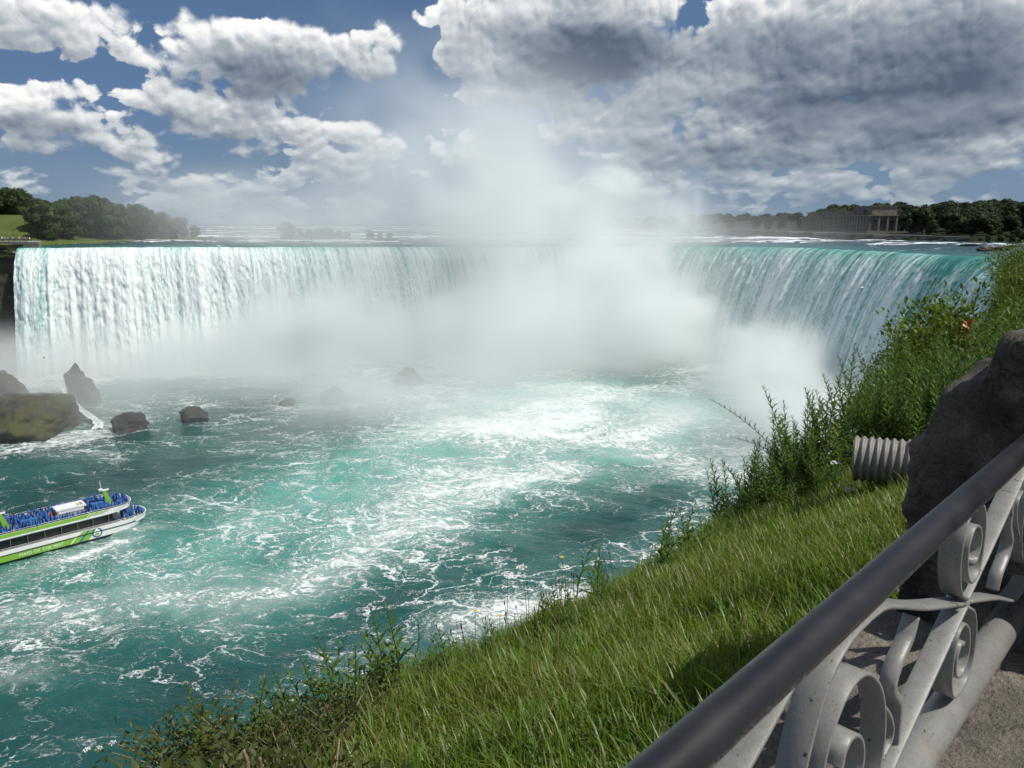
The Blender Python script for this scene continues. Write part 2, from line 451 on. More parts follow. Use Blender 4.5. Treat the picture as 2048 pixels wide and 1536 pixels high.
def blob(X, Y, px, py, ra, rb=None, ang=0.0):
    c = at_z(px, py, 0.0); rb = rb or ra
    ca, sa = math.cos(ang), math.sin(ang)
    dx, dy = X - c[0], Y - c[1]
    return np.exp(-(((dx * ca + dy * sa) / ra) ** 2 + ((-dx * sa + dy * ca) / rb) ** 2))
def path_dist(X, Y, pts):
    P = np.array([at_z(x, y, 0.0)[:2] for x, y in pts]); best = np.full(X.shape, 1e9)
    for a, b in zip(P[:-1], P[1:]):
        d = b - a; t = np.clip(((X - a[0]) * d[0] + (Y - a[1]) * d[1]) / (d @ d), 0, 1)
        best = np.minimum(best, np.hypot(X - a[0] - t * d[0], Y - a[1] - t * d[1]))
    return best

def build_river():
    xs = np.concatenate([np.arange(-420, -190, 3.0), np.arange(-190, 130, .95), np.arange(130, 300, 3.0)])
    ys = np.concatenate([np.arange(6, 60, 3.0), np.arange(60, 330, .95), np.arange(330, 470, 2.5)])
    X, Y = np.meshgrid(xs, ys, indexing='ij')
    wob = fbm(X * .02, Y * .02, 3.0, 3) * 14
    d1 = path_dist(X, Y, [(1150, 790), (1000, 850), (830, 920), (640, 985), (430, 1080), (230, 1155), (60, 1200), (-250, 1270)]) + wob
    d2 = path_dist(X, Y, [(1420, 800), (1260, 870), (1130, 925), (960, 1000), (800, 1060), (640, 1140), (480, 1230)]) + wob * .6
    d3 = path_dist(X, Y, [(1100, 850), (900, 960), (700, 1090), (560, 1180), (330, 1190), (100, 1230)]) + wob
    aer = 1.0 * np.exp(-(d1 / 26) ** 2) + .75 * np.exp(-(d2 / 17) ** 2) + .55 * np.exp(-(d3 / 22) ** 2)
    aer = aer * sstep(Y, 80, 190) ** .6
    core = blob(X, Y, 1120, 795, 62, 36, math.radians(60)) + .8 * blob(X, Y, 1240, 840, 30, 22) + .6 * blob(X, Y, 960, 850, 34, 20)
    right = blob(X, Y, 1500, 930, 34, 24) + .7 * blob(X, Y, 1580, 1000, 22, 20)
    rocks = 1.0 * blob(X, Y, 165, 870, 15, 9, math.radians(60)) + .6 * blob(X, Y, 120, 915, 18, 12) + .9 * blob(X, Y, 600, 815, 18, 7) + .5 * blob(X, Y, 190, 840, 12, 8)
    shore = .85 * blob(X, Y, 1110, 1205, 9, 3.5, math.radians(25)) + .7 * blob(X, Y, 960, 1240, 9, 4, math.radians(20)) + .55 * blob(X, Y, 1330, 1120, 8, 3, math.radians(40)) \
        + .5 * blob(X, Y, 740, 1310, 7, 4) + .55 * blob(X, Y, 40, 1350, 8, 4) + .5 * blob(X, Y, 100, 1500, 6, 3)
    nearfall = np.exp(-(np.maximum(Y - 0, 0) * 0 + np.min([np.hypot(X - c[0] - n[0] * 20, Y - c[1] - n[1] * 20) for c, n in zip(crest_at(np.linspace(0, CREST_LEN, 70)), crest_normal(np.linspace(0, CREST_LEN, 70)))], axis=0) / 26) ** 2)
    st = .34 * np.exp(-(d3 / 14) ** 2) + .36 * np.exp(-(path_dist(X, Y, [(700, 1150), (450, 1175), (200, 1200), (0, 1220), (-200, 1240)]) / 7) ** 2) + .30 * np.exp(-(d2 / 8) ** 2)
    bow = .9 * blob(X, Y, 285, 1058, 5, 2.2, math.radians(20)) + .75 * blob(X, Y, 210, 1095, 9, 2.2, math.radians(42)) + .5 * blob(X, Y, 120, 1120, 12, 3, math.radians(40))
    foam = .22 + .25 * np.clip(aer, 0, 1.1) + .36 * core + .52 * right + .62 * rocks + .62 * shore + .9 * nearfall + st * .8 + .6 * bow
    foam += .10 * fbm(X * .03, Y * .03, 9.0, 3)
    # smooth dark tongues
    for (px, py, ra, rb, k) in ((1180, 1060, 16, 8, .34), (330, 930, 26, 9, .24), (800, 1190, 10, 6, .2), (480, 1360, 12, 6, .12), (1350, 985, 16, 8, .3), (150, 1010, 20, 10, .16), (560, 860, 26, 9, .2), (1420, 800, 14, 9, .25)):
        b = blob(X, Y, px, py, ra, rb, math.radians(35)); foam -= k * b; aer = aer - .7 * k * b
    foam = np.clip(foam, 0, 1.05); aer = np.clip(aer * 1.05 + .06 + .25 * core + .3 * right + .1 + .14 * fbm(X * .025, Y * .025, 1.0, 3), 0, 1.15)
    near = np.clip(aer, 0, 1)
    H = (.55 + .6 * near + .8 * nearfall) * fbm(X * .055, Y * .055 + X * .02, 2.0, 4, .55) + (.28 + .35 * near) * fbm(X * .22 + Y * .06, Y * .22, 7.0, 3, .55)
    sw = np.sin((X * .5 + Y * .86) * .55 + 3 * fbm(X * .03, Y * .03, 4.0, 2)); H += .12 * sw * (1 - near)
    V = np.stack([X, Y, H - .2], -1).reshape(-1, 3)
    me = mesh_np('river', V, grid_faces(*X.shape), river_material())
    fattr(me, 'foam', foam); fattr(me, 'aer', aer)
    return tag(obj('lower_river', me), kind='structure')
build_river()

# ------------------------------------------------------------------ upper river above the crest
def rapids_material():
    m, g = material('rapids_water')
    co = g.n('ShaderNodeTexCoord').outputs['Object']
    w = g.attr('white')
    mp = g.n('ShaderNodeMapping'); g.put(mp.inputs[0], co); mp.inputs['Scale'].default_value = (.5, .8, 1.0)
    n = g.noise(mp.outputs[0], .16, 7, .66, .6, dims='2D')
    f = g.step(g.add(g.mul(g.sub(n, .5), 1.9), w), .46, .62)
    sm = g.attr('lip')
    deep = g.mix(sm, (.012, .034, .040), (.022, .125, .105))
    deep = g.mix(g.lin(n, .35, .65), deep, g.vec('SCALE', deep, scale=1.7))
    col = g.mix(f, deep, (.80, .83, .83))
    h = g.noise(mp.outputs[0], .5, 5, .6, dims='2D')
    finish(g, pbsdf(g, col, g.lin(f, 0, 1, .2, .8), g.bump(h, .9, .8), spec=.4))
    return m
def river_level(D, zc=51.7):
    """level of the upper river d metres upstream of the crest"""
    return zc + .012 * np.minimum(D, 60) + (57.6 - zc) * sstep(D, 20, 900) * .96
def build_upper():
    s = np.linspace(0, CREST_LEN, 760)
    d = np.concatenate([[-.4, 0, .5], np.geomspace(1, 3200, 150)])
    c = crest_at(s); n = -crest_normal(s, 14.0)
    D, I = np.meshgrid(d, np.arange(len(s)))
    X = c[I, 0] + n[I, 0] * D; Y = c[I, 1] + n[I, 1] * D
    Z = river_level(np.maximum(D, 0), c[I, 2])
    lip = np.exp(-np.maximum(D, 0) / 9.0)
    Z -= .9 * np.exp(-np.maximum(D, 0) / 4.0)
    amp = sstep(D, 4, 40)
    R = 1 - np.abs(fbm(X * .018, Y * .05, 3.0, 3)) * 2.2
    ledge = np.sin(D * .045 + 2.2 * fbm(X * .012, Y * .012, 1.0, 2)) * sstep(D, 15, 60)
    w = .16 + amp * (.30 * sstep(R, .25, .9) + .38 * sstep(ledge, .45, 1.0)) + .16 * fbm(X * .03, Y * .03, 5.0, 3) - .35 * lip * (R < .6)
    w += .10 * np.exp(-((D - 6) / 6) ** 2) * fbm(s[I] * .05, D * 0, 4.0, 3)
    Z = Z + amp * (.75 * np.maximum(ledge, 0) ** 3 + .55 * sstep(R, .4, 1.0) + .45 * fbm(X * .09, Y * .16, 2.0, 3)) * np.clip(1.4 - D / 900, .35, 1) + (1 - amp) * .12 * fbm(X * .15, Y * .15, 2.0, 3)
    V = np.stack([X, Y, Z], -1).reshape(-1, 3)
    me = mesh_np('upper_river', V, grid_faces(*X.shape), rapids_material())
    fattr(me, 'white', w); fattr(me, 'lip', lip)
    return tag(obj('upper_river', me), kind='structure')
build_upper()

# ------------------------------------------------------------------ the falling curtain
def falls_material():
    m, g = material('falling_water')
    uv = g.n('ShaderNodeUVMap', uv_map='fall').outputs[0]
    w = g.attr('white')
    def mp(sx, sy):
        nd = g.n('ShaderNodeMapping'); g.put(nd.inputs[0], uv); nd.inputs['Scale'].default_value = (sx, sy, 1); return nd.outputs[0]
    streak = g.noise(mp(.42, .020), 1.0, 5, .62, dims='2D')
    fine = g.noise(mp(1.9, .085), 1.0, 4, .62, dims='2D')
    warp = g.vec('ADD', mp(1.25, .58), g.vec('SCALE', g.noisec(mp(.3, .12), 1.0, 2, dims='2D'), scale=1.6))
    clump = g.noise(warp, 1.0, 6, .74, dims='2D')
    f = g.add(g.add(w, g.mul(g.sub(streak, .5), 1.3)), g.add(g.mul(g.sub(fine, .5), .95), g.mul(g.sub(clump, .5), 1.35)))
    f = g.lin(f, .10, .98)
    ramp = g.n('ShaderNodeValToRGB'); r = ramp.color_ramp
    r.elements[0].position = 0.0; r.elements[0].color = (.035, .22, .19, 1)
    r.elements[1].position = 1.0; r.elements[1].color = (.88, .93, .92, 1)
    for pos, c in ((.28, (.15, .40, .35, 1)), (.55, (.44, .62, .59, 1)), (.78, (.64, .76, .745, 1))):
        e = r.elements.new(pos); e.color = c
    g.put(ramp.inputs[0], f)
    h = g.add(g.mul(clump, g.attr('rough')), g.add(g.mul(streak, .9), g.mul(fine, .5)))
    nb = g.bump(h, .8, .7)
    finish(g, pbsdf(g, ramp.outputs[0], .75, nb, spec=.2))
    return m
def build_falls():
    s = np.linspace(0, CREST_LEN, 1700); nt = 100
    tau = np.linspace(0, 3.24, nt) ** 1.0
    S, T = np.meshgrid(s, tau, indexing='ij')
    c = crest_at(s); n = crest_normal(s, 10.0)
    Lw = sstep(s, 0, 60)
    right = sstep(s, CREST_LEN * .62, CREST_LEN * .75)
    v = 5.2 + 1.2 * right + 1.6 * fbm(s * .035, 0 * s, 1.0, 2) + 1.0 * fbm(s * .16, 0 * s, 2.0, 2) + .42 * fbm(s * .55, 0 * s, 6.0, 2)
    drop = .5 * 9.8 * T ** 2
    zc = c[:, 2][:, None] - .9 + .15 * fbm(s * .2, 0 * s, 3.0, 2)[:, None] + .35 * fbm(s * .045, 0 * s, 6.0, 2)[:, None] * sstep(T, 0, .35)
    out = v[:, None] * T
    fold = .9 * fbm(S * .10, drop * .008, 5.0, 3) + .55 * fbm(S * .4, drop * .03, 8.0, 2) + (.30 + .3 * (1 - right[:, None])) * fbm(S * .9, drop * .35, 4.0, 3, .6)
    out = out + fold * sstep(T, .1, 1.3) * 1.5
    X = c[:, 0][:, None] + n[:, 0][:, None] * out; Y = c[:, 1][:, None] + n[:, 1][:, None] * out
    Z = zc - drop
    Z = np.maximum(Z, -1.0)
    # aerated white from the lip on the shallow flank, green and glassy where the river is deep
    deepness = np.clip(sstep(s, CREST_LEN * .30, CREST_LEN * .55) * 1.0, 0, 1)
    start = (.55 - .24 * deepness)[:, None] + .34 * fbm(s * .035, 0 * s, 9.0, 3)[:, None] + .16 * fbm(s * .3, 0 * s, 3.0, 2)[:, None]
    gain = (.35 + .12 * deepness)[:, None] * sstep(T, 0.0, 1.0 + .7 * deepness[:, None])
    w = start + gain
    me = mesh_np('falls', np.stack([X, Y, Z], -1).reshape(-1, 3), grid_faces(*X.shape), falls_material())
    fattr(me, 'white', w); fattr(me, 'rough', .5 + 1.0 * (1 - right[:, None]) * sstep(T, .2, 1.6) + 0 * T)
    uvl = me.uv_layers.new(name='fall')
    li = np.empty(len(me.loops), np.int32); me.loops.foreach_get('vertex_index', li)
    U = np.stack([S.ravel(), drop.ravel()], -1)[li]
    uvl.data.foreach_set('uv', U.astype(np.float32).ravel())
    o = obj('waterfall', me)
    return tag(o, 'wide horseshoe waterfall of white and green water falling in a curtain', 'waterfall')
build_falls()
# ------------------------------------------------------------------ mist: a voxel cloud of spray (one volume)
def volume_from_field(name, lo, hi, vox, field, mat):
    lo, hi = np.asarray(lo, float), np.asarray(hi, float)
    n = np.round((hi - lo) / vox).astype(int) + 1
    hi = lo + (n - 1) * vox
    ax = [lo[k] + np.arange(n[k]) * vox for k in range(3)]
    X, Y, Z = np.meshgrid(*ax, indexing='ij')
    rho = field(X, Y, Z)
    me = bpy.data.meshes.new(name); me.vertices.add(rho.size)
    me.vertices.foreach_set('co', np.stack([X, Y, Z], -1).astype(np.float32).ravel())
    fattr(me, 'rho', rho)
    o = obj(name, me)
    t = bpy.data.node_groups.new(name + '_voxels', 'GeometryNodeTree')
    t.interface.new_socket('Geometry', in_out='INPUT', socket_type='NodeSocketGeometry')
    t.interface.new_socket('Geometry', in_out='OUTPUT', socket_type='NodeSocketGeometry')
    N, L = t.nodes, t.links
    gi, go = N.new('NodeGroupInput'), N.new('NodeGroupOutput')
    pos = N.new('GeometryNodeInputPosition')
    sub = N.new('ShaderNodeVectorMath'); sub.operation = 'SUBTRACT'; sub.inputs[1].default_value = lo
    dv = N.new('ShaderNodeVectorMath'); dv.operation = 'SCALE'; dv.inputs['Scale'].default_value = 1.0 / vox
    L.new(pos.outputs[0], sub.inputs[0]); L.new(sub.outputs[0], dv.inputs[0])
    sp = N.new('ShaderNodeSeparateXYZ'); L.new(dv.outputs[0], sp.inputs[0])
    def m(op, a, b):
        nd = N.new('ShaderNodeMath'); nd.operation = op
        for i, v in enumerate((a, b)):
            if v is None: continue
            if hasattr(v, 'is_output'): L.new(v, nd.inputs[i])
            else: nd.inputs[i].default_value = v
        return nd.outputs[0]
    ix, iy, iz = (m('ROUND', sp.outputs[k], None) for k in range(3))
    row = m('ADD', m('MULTIPLY', ix, float(n[1])), iy)          # kept below 2^24 so that floats stay exact
    toi = N.new('FunctionNodeFloatToInt'); toi.rounding_mode = 'ROUND'
    L.new(m('ADD', m('MULTIPLY', row, float(n[2])), iz), toi.inputs[0])
    na = N.new('GeometryNodeInputNamedAttribute'); na.data_type = 'FLOAT'; na.inputs[0].default_value = 'rho'
    si = N.new('GeometryNodeSampleIndex'); si.data_type = 'FLOAT'; si.domain = 'POINT'; si.clamp = True
    L.new(gi.outputs[0], si.inputs['Geometry']); L.new(na.outputs['Attribute'], si.inputs['Value']); L.new(toi.outputs[0], si.inputs['Index'])
    vc = N.new('GeometryNodeVolumeCube')
    L.new(si.outputs[0], vc.inputs['Density'])
    vc.inputs['Min'].default_value = lo; vc.inputs['Max'].default_value = hi
    for k, ax_ in enumerate('XYZ'): vc.inputs['Resolution ' + ax_].default_value = int(n[k])
    sm = N.new('GeometryNodeSetMaterial'); sm.inputs['Material'].default_value = mat
    L.new(vc.outputs[0], sm.inputs[0]); L.new(sm.outputs[0], go.inputs[0])
    md = o.modifiers.new('voxels', 'NODES'); md.node_group = t
    me.materials.append(mat)
    return o
def mist_material():
    m, g = material('spray_mist')
    v = g.n('ShaderNodeVolumePrincipled')
    v.inputs['Color'].default_value = (.975, 1.0, .995, 1)
    v.inputs['Density'].default_value = 1.0
    v.inputs['Density Attribute'].default_value = 'density'
    v.inputs['Anisotropy'].default_value = 0.0
    out = g.n('ShaderNodeOutputMaterial'); g.t.links.new(v.outputs[0], out.inputs['Volume'])
    return m
MS = np.linspace(0, CREST_LEN, 90)
MC, MN = crest_at(MS), crest_normal(MS)
def mist_field(X, Y, Z):
    x2, y2 = X[:, :, 0], Y[:, :, 0]
    d2 = np.full(x2.shape, 1e9); si = np.zeros(x2.shape); side = np.zeros(x2.shape)
    for s, c, n in zip(MS, MC, MN):
        ex, ey = x2 - c[0] - n[0] * 17, y2 - c[1] - n[1] * 17
        d = np.hypot(ex, ey); k = d < d2
        d2 = np.where(k, d, d2); si = np.where(k, s, si); side = np.where(k, ex * n[0] + ey * n[1], side)
    f = si / CREST_LEN
    up = side < -12
    heavy = np.interp(f, [0, .08, .2, .35, .48, .58, .68, .78, .9, 1], [.45, .6, .75, .9, 1.0, 1.1, 1.2, 1.3, 1.3, .8])
    Hh = np.interp(f, [0, .08, .2, .35, .48, .58, .68, .78, .9, 1], [10, 12, 17, 24, 33, 34, 15, 10, 8, 7])
    wd = np.interp(f, [0, .08, .2, .35, .48, .58, .68, .78, .9, 1], [34, 44, 52, 54, 56, 48, 34, 32, 30, 26])
    d3 = d2[:, :, None]; hv = heavy[:, :, None]; HH = Hh[:, :, None]; WW = wd[:, :, None]
    wx = X + 14 * fbm(X * .018, Y * .018, Z * .018 + 3, 2); wz = Z + 10 * fbm(X * .02, Y * .02, Z * .02 + 9, 2)
    N1 = fbm(wx * .022, Y * .022, wz * .026, 4, .55)
    N2 = fbm(wx * .06, Y * .06, wz * .06 + 5, 3, .55)
    bil = np.clip(.55 + 1.6 * N1 + .9 * N2, 0, 2.6)
    top = HH * (1 + 1.2 * N1 + .5 * N2)
    base = .13 * hv * np.exp(-(d3 / WW) ** 2) * (1 - sstep(Z, top * .55, top * 1.75)) * np.clip(bil, .12, 2)
    base = np.where(up[:, :, None], base * .12, base)
    bowl = .075 * np.exp(-(((X - 22 - .1 * (Y - 330)) / 62) ** 4)) * sstep(Y, 282 + 10 * N1, 312 + 14 * N1) * (1 - sstep(Y, 405, 440)) * (1 - sstep(Z, 8 + 10 * N1, 36 + 22 * N1)) * np.clip(.5 + 1.6 * N1 + .9 * N2, .04, 2.4)
    bowl += .06 * np.exp(-(((X - 96) / 24) ** 2 + ((Y - 262) / 48) ** 2)) * (1 - sstep(Z, 6 + 8 * N1, 22 + 18 * N1)) * np.clip(.55 + 1.8 * N1 + 1.1 * N2, .03, 2.6)
    bowl += .055 * np.exp(-(((X - 84) / 34) ** 2 + ((Y - 222) / 42) ** 2)) * (1 - sstep(Z, 2 + 6 * N1, 14 + 10 * N1)) * np.clip(.55 + 1.7 * N1 + 1.0 * N2, .03, 2.5)
    base = base + bowl
    # haze over the whole bowl
    veil = .010 * np.exp(-(((X - 10) / 125) ** 2 + ((Y - 355) / 95) ** 2)) * (1 - sstep(Z, 20, 75)) * np.clip(.5 + 1.2 * N1, 0, 2)
    veil += .052 * np.exp(-(((X + 72) / 72) ** 2 + ((Y - 246) / 36) ** 2)) * (1 - sstep(Z, 4, 26 + 16 * N1)) * np.clip(.5 + 1.5 * N1, 0, 2)
    # the plume that rises over the deepest part of the horseshoe and drifts left
    ax = 8 - .30 * np.maximum(Z - 40, 0); ay = 395 - .12 * np.maximum(Z - 40, 0)
    rad = 47 + .30 * np.maximum(Z - 40, 0)
    rr = np.hypot(X - ax + 22 * N1, (Y - ay) * .9 + 10 * N2) / rad
    plume = .050 * np.exp(-rr ** 2 * 1.2) * sstep(Z, 8, 40) * np.clip(1 - (Z - 45) / (88 + 40 * N1), 0, 1) ** 1.15 * np.clip(.58 + 1.6 * N1 + .9 * N2, .03, 2.4)
    r2 = np.hypot(X - 62 + 8 * N1 + .18 * np.maximum(Z - 40, 0), (Y - 372) * .8) / (15 + .12 * Z)
    col2 = .045 * np.exp(-r2 ** 2) * sstep(Z, 10, 34) * np.clip(1 - (Z - 45) / 34, 0, 1) * np.clip(.6 + 1.1 * N1 + .6 * N2, .05, 2)
    # drifting spray over the island point and upstream
    drift = .014 * np.exp(-(((X + 120) / 60) ** 2 + ((Y - 385) / 60) ** 2)) * (1 - sstep(Z, 62, 88 + 20 * N1)) * sstep(Z, 40, 52) * np.clip(.55 + 1.3 * N1, 0, 2)
    drift += .007 * np.exp(-(((X - 10) / 120) ** 2 + ((Y - 430) / 60) ** 2)) * (1 - sstep(Z, 60, 85 + 20 * N1)) * sstep(Z, 40, 50) * np.clip(.5 + 1.3 * N1, 0, 2)
    rho = base + veil + plume + col2 + drift
    edge = np.minimum.reduce([sstep(X, X.min(), X.min() + 20), 1 - sstep(X, X.max() - 20, X.max()), sstep(Y, Y.min(), Y.min() + 18), 1 - sstep(Y, Y.max() - 20, Y.max()), 1 - sstep(Z, Z.max() - 15, Z.max())])
    rho *= edge
    rho[rho < 2e-4] = 0
    return rho
mist = volume_from_field('mist', (-235, 160, -2), (195, 505, 160), 3.2, mist_field, mist_material())
tag(mist, 'white spray mist rising from the foot of the horseshoe falls', kind='stuff')
SC.cycles.volume_step_rate = 2.0
SC.cycles.volume_max_steps = 256
# ------------------------------------------------------------------ land
def in_poly(X, Y, P):
    inside = np.zeros(X.shape, bool); n = len(P)
    for i in range(n):
        (x1, y1), (x2, y2) = P[i], P[(i + 1) % n]
        c = ((y1 > Y) != (y2 > Y)) & (X < (x2 - x1) * (Y - y1) / (y2 - y1 + 1e-12) + x1)
        inside ^= c
    return inside
def poly_dist(X, Y, P):
    best = np.full(X.shape, 1e9); n = len(P)
    for i in range(n):
        a, b = np.array(P[i], float), np.array(P[(i + 1) % n], float); d = b - a
        t = np.clip(((X - a[0]) * d[0] + (Y - a[1]) * d[1]) / (d @ d), 0, 1)
        best = np.minimum(best, np.hypot(X - a[0] - t * d[0], Y - a[1] - t * d[1]))
    return best
def ground_material(name, grass, dirt):
    m, g = material(name)
    co = g.n('ShaderNodeTexCoord').outputs['Object']
    n = g.noise(co, .12, 6, .6); n2 = g.noise(co, 1.3, 4)
    c = g.mix(g.step(n, .40, .62), grass, dirt)
    c = g.mix(g.lin(n2, .3, .7), g.vec('SCALE', c, scale=.8), g.vec('SCALE', c, scale=1.2))
    finish(g, pbsdf(g, c, .9, g.bump(n2, .5, .3), spec=.1)); return m
LAWN = ground_material('island_lawn', (.075, .105, .022), (.10, .12, .035))
WOODS = ground_material('wood_floor', (.02, .035, .010), (.035, .035, .018))
ROCK_CO = {}
def rock_material(name, base, dark, moss=None, scale=1.0, strata=.0, wet=.85):
    m, g = material(name)
    co = g.n('ShaderNodeTexCoord').outputs['Object']
    n = g.noise(co, .35 * scale, 8, .62); n2 = g.noise(co, 2.2 * scale, 6, .65)
    cr = g.voro(g.vec('ADD', co, g.vec('SCALE', g.noisec(co, .8 * scale, 3), scale=1.4 / scale)), .45 * scale, 'DISTANCE_TO_EDGE')
    c = g.mix(g.lin(n, .34, .66), dark, base)
    c = g.mix(g.lin(n2, .45, .75, 0, .6), c, g.vec('SCALE', c, scale=1.55))
    if moss: c = g.mix(g.step(g.noise(co, .22 * scale, 5, .6), .46, .60), c, moss)
    brk = g.step(g.noise(co, 1.1 * scale, 3), .50, .62)
    c = g.mix(g.mul(g.step(cr, 0.0, .018, .5, 0.0), brk), c, tuple(x * .4 for x in dark))
    n3 = g.noise(co, 9.0 * scale, 5, .7)
    c = g.mix(g.lin(n3, .35, .65), g.vec('SCALE', c, scale=.72), g.vec('SCALE', c, scale=1.25))
    h = g.add(g.add(g.add(n, g.mul(n2, .5)), g.mul(n3, .22)), g.mul(g.step(cr, 0.0, .03, -.2, 0), brk))
    if strata:
        z = g.sep(co)[2]
        lay = g.noise(g.comb(g.mul(n, 2.0), 0.0, g.mul(z, strata)), 1.0, 4, .6)
        h = g.add(h, g.mul(lay, 1.2)); c = g.mix(g.lin(lay, .35, .7), g.vec('SCALE', c, scale=.65), c)
    finish(g, pbsdf(g, c, wet, g.bump(h, 1.0, .6 / scale), spec=.3)); return m
CLIFF = rock_material('cliff_rock', (.085, .075, .055), (.022, .020, .016), (.05, .055, .022), .25, .35)
TALUS = rock_material('wet_boulder', (.10, .086, .055), (.04, .036, .028), (.085, .085, .030), .5)
BOULD = rock_material('dark_boulder', (.075, .066, .052), (.03, .028, .024), None, .5)

ISLAND = [(-204, 313), (-192, 338), (-178, 366), (-168, 395), (-164, 418), (-178, 452), (-215, 500), (-280, 640), (-520, 700), (-520, 290), (-300, 296), (-240, 303)]
def island_z(X, Y):
    d = poly_dist(X, Y, ISLAND) * np.where(in_poly(X, Y, ISLAND), 1, -1)
    lawn = 1.2 + 11.5 * sstep(Y - (318 + .10 * (X + 205)), 6, 48) * sstep(-X, 204, 222)
    east = 1.0 + 5.0 * sstep(d, 4, 60)
    z = 52.2 + np.where(X < -190, lawn, east) * sstep(d, -2, 5) + .35 * fbm(X * .08, Y * .08, 2.0, 3)
    # the wood floor rises smoothly into the lawn
    t = sstep(X, -216, -196); z = 52.2 + ((1 - t) * lawn + t * east) * sstep(d, -3, 4) + .3 * fbm(X * .08, Y * .08, 2.0, 3)
    return np.where(d < -1.0, np.maximum(z - 2.5, 48.5), z)
def cut_faces(X, Y, P, out=4.0):
    F = grid_faces(*X.shape); d = (poly_dist(X, Y, P) * np.where(in_poly(X, Y, P), 1, -1)).ravel()
    return F[(d[F] > -out).all(1)]
def build_island():
    xs = np.arange(-500, -150, 2.5); ys = np.arange(296, 660, 2.5)
    X, Y = np.meshgrid(xs, ys, indexing='ij'); Z = island_z(X, Y)
    me = mesh_np('island', np.stack([X, Y, Z], -1).reshape(-1, 3), cut_faces(X, Y, ISLAND, 3.5), LAWN)
    tag(obj('island_hill', me), kind='structure')
build_island()

RIGHT = [(122, 147), (150, 168), (184, 226), (213, 290), (225, 330), (227, 370), (221, 415), (210, 480), (203, 560), (172, 800), (150, 1000), (140, 1300), (900, 1500), (900, 100), (400, 40), (200, 60)]
def right_z(X, Y):
    d = poly_dist(X, Y, RIGHT) * np.where(in_poly(X, Y, RIGHT), 1, -1)
    lvl = np.interp(Y, [140, 300, 500, 800, 1300], [52.6, 53.2, 54.9, 56.8, 58.2])
    z = lvl + .6 + sstep(d, 30, 130) * 8 * sstep(Y, 250, 420) + .5 * fbm(X * .04, Y * .04, 6.0, 3)
    return np.where(d < -.5, lvl - 2.0, z)
def build_right():
    xs = np.concatenate([np.arange(110, 330, 3.0), np.arange(330, 900, 20.0)]); ys = np.concatenate([np.arange(60, 620, 4.0), np.arange(620, 1500, 16.0)])
    X, Y = np.meshgrid(xs, ys, indexing='ij'); Z = right_z(X, Y)
    me = mesh_np('right_bank', np.stack([X, Y, Z], -1).reshape(-1, 3), cut_faces(X, Y, RIGHT, 4.0), WOODS)
    tag(obj('river_bank', me), kind='structure')
build_right()
def far_land():
    a = np.radians(np.linspace(-70, 80, 60)); parts = []
    V = []
    for r, z in ((2900, 56.0), (3050, 60.5), (9000, 62.0)):
        V += [(r * math.sin(t), r * math.cos(t), z + 1.5 * float(vnoise(t * 9, r * .01))) for t in a]
    me = mesh_np('far_shore', np.array(V), grid_faces(3, 60), WOODS)
    tag(obj('far_land', me), kind='structure')
far_land()

# gorge wall on the left, below the island terrace
def gorge_wall():
    P = smooth_curve([(-202, 311, 0), (-212, 306, 0), (-235, 300, 0), (-290, 288, 0), (-370, 268, 0)], 26)
    zz = np.linspace(-2, 52.2, 90)
    S = np.arange(len(P)); I, Zg = np.meshgrid(S, zz, indexing='ij')
    X, Y = P[I, 0], P[I, 1]
    lay = fbm(Zg * .22, I * .015, 3.0, 3) * 2.4 + fbm(X * .07, Zg * .07, 5.0, 4) * 3.5 + 1.8 * np.sign(vnoise(Zg * .16, 0 * Zg, 4.0))
    out = (52 - Zg) * .10 + lay - 2.5
    X = X + .35 * out; Y = Y - .9 * out
    # overhanging cap slab
    me = mesh_np('gorge_wall', np.stack([X, Y, Zg], -1).reshape(-1, 3), grid_faces(*X.shape)[:, ::-1], CLIFF)
    tag(obj('gorge_wall', me), 'dark layered rock wall of the gorge left of the waterfall', 'cliff')
gorge_wall()

def rock_mesh(name, size, seed, mat, sub=5, rough=.22, blocky=.5):
    V, F = ico(sub); V = V.copy()
    R = np.random.default_rng(seed)
    # cut with random planes for facets
    for _ in range(int(14 * blocky) + 4):
        n = R.normal(size=3); n /= np.linalg.norm(n); h = R.uniform(.62, .92)
        d = V @ n - h; V -= np.maximum(d, 0)[:, None] * n * .93
    o = R.uniform(0, 50)
    V = V * (1 + rough * fbm(V[:, 0] * 1.6 + o, V[:, 1] * 1.6, V[:, 2] * 1.6, 5, .55))[:, None]
    V = V * np.asarray(size)
    return mesh_np(name, V, F, mat)
def boulder(px, py, w, h, seed, label, mat=TALUS, dz=0.0, depth=1.0, blocky=.5, D=None, group=None):
    """w, h: width and height in metres; stands on the river at the place seen at px, py"""
    p = at_z(px, py, 0.0) if D is None else at_d(px, py, D)
    o = obj('boulder', rock_mesh('boulder', (w / 2, w / 2 * depth, h * .8), seed, mat, 5 if w > 6 else 4, .34, blocky), loc=(p[0], p[1] + w * .3 * depth, p[2] + h * .18 + dz), rz=seed * .7)
    return tag(o, label, 'boulder', group)
boulder(25, 862, 48, 10.5, 3, 'wide mossy brown rock ledge at the foot of the left gorge wall', TALUS, depth=.55)
boulder(-60, 820, 34, 14, 4, 'mossy rock shoulder below the gorge wall behind the wide ledge', TALUS, depth=.8)
boulder(150, 800, 9, 12, 6, 'tall pointed rock standing in spray above the ledge', BOULD, dz=1.0, blocky=.9)
boulder(174, 808, 6.5, 8, 15, 'rounded brown rock leaning on the pointed rock', BOULD, dz=.5)
boulder(250, 862, 11, 4.6, 21, 'flat topped dark boulder alone in the river beside the ledge', BOULD, blocky=.8)
boulder(378, 845, 9, 4.2, 23, 'dark boulder half hidden in mist right of the flat topped one', BOULD)
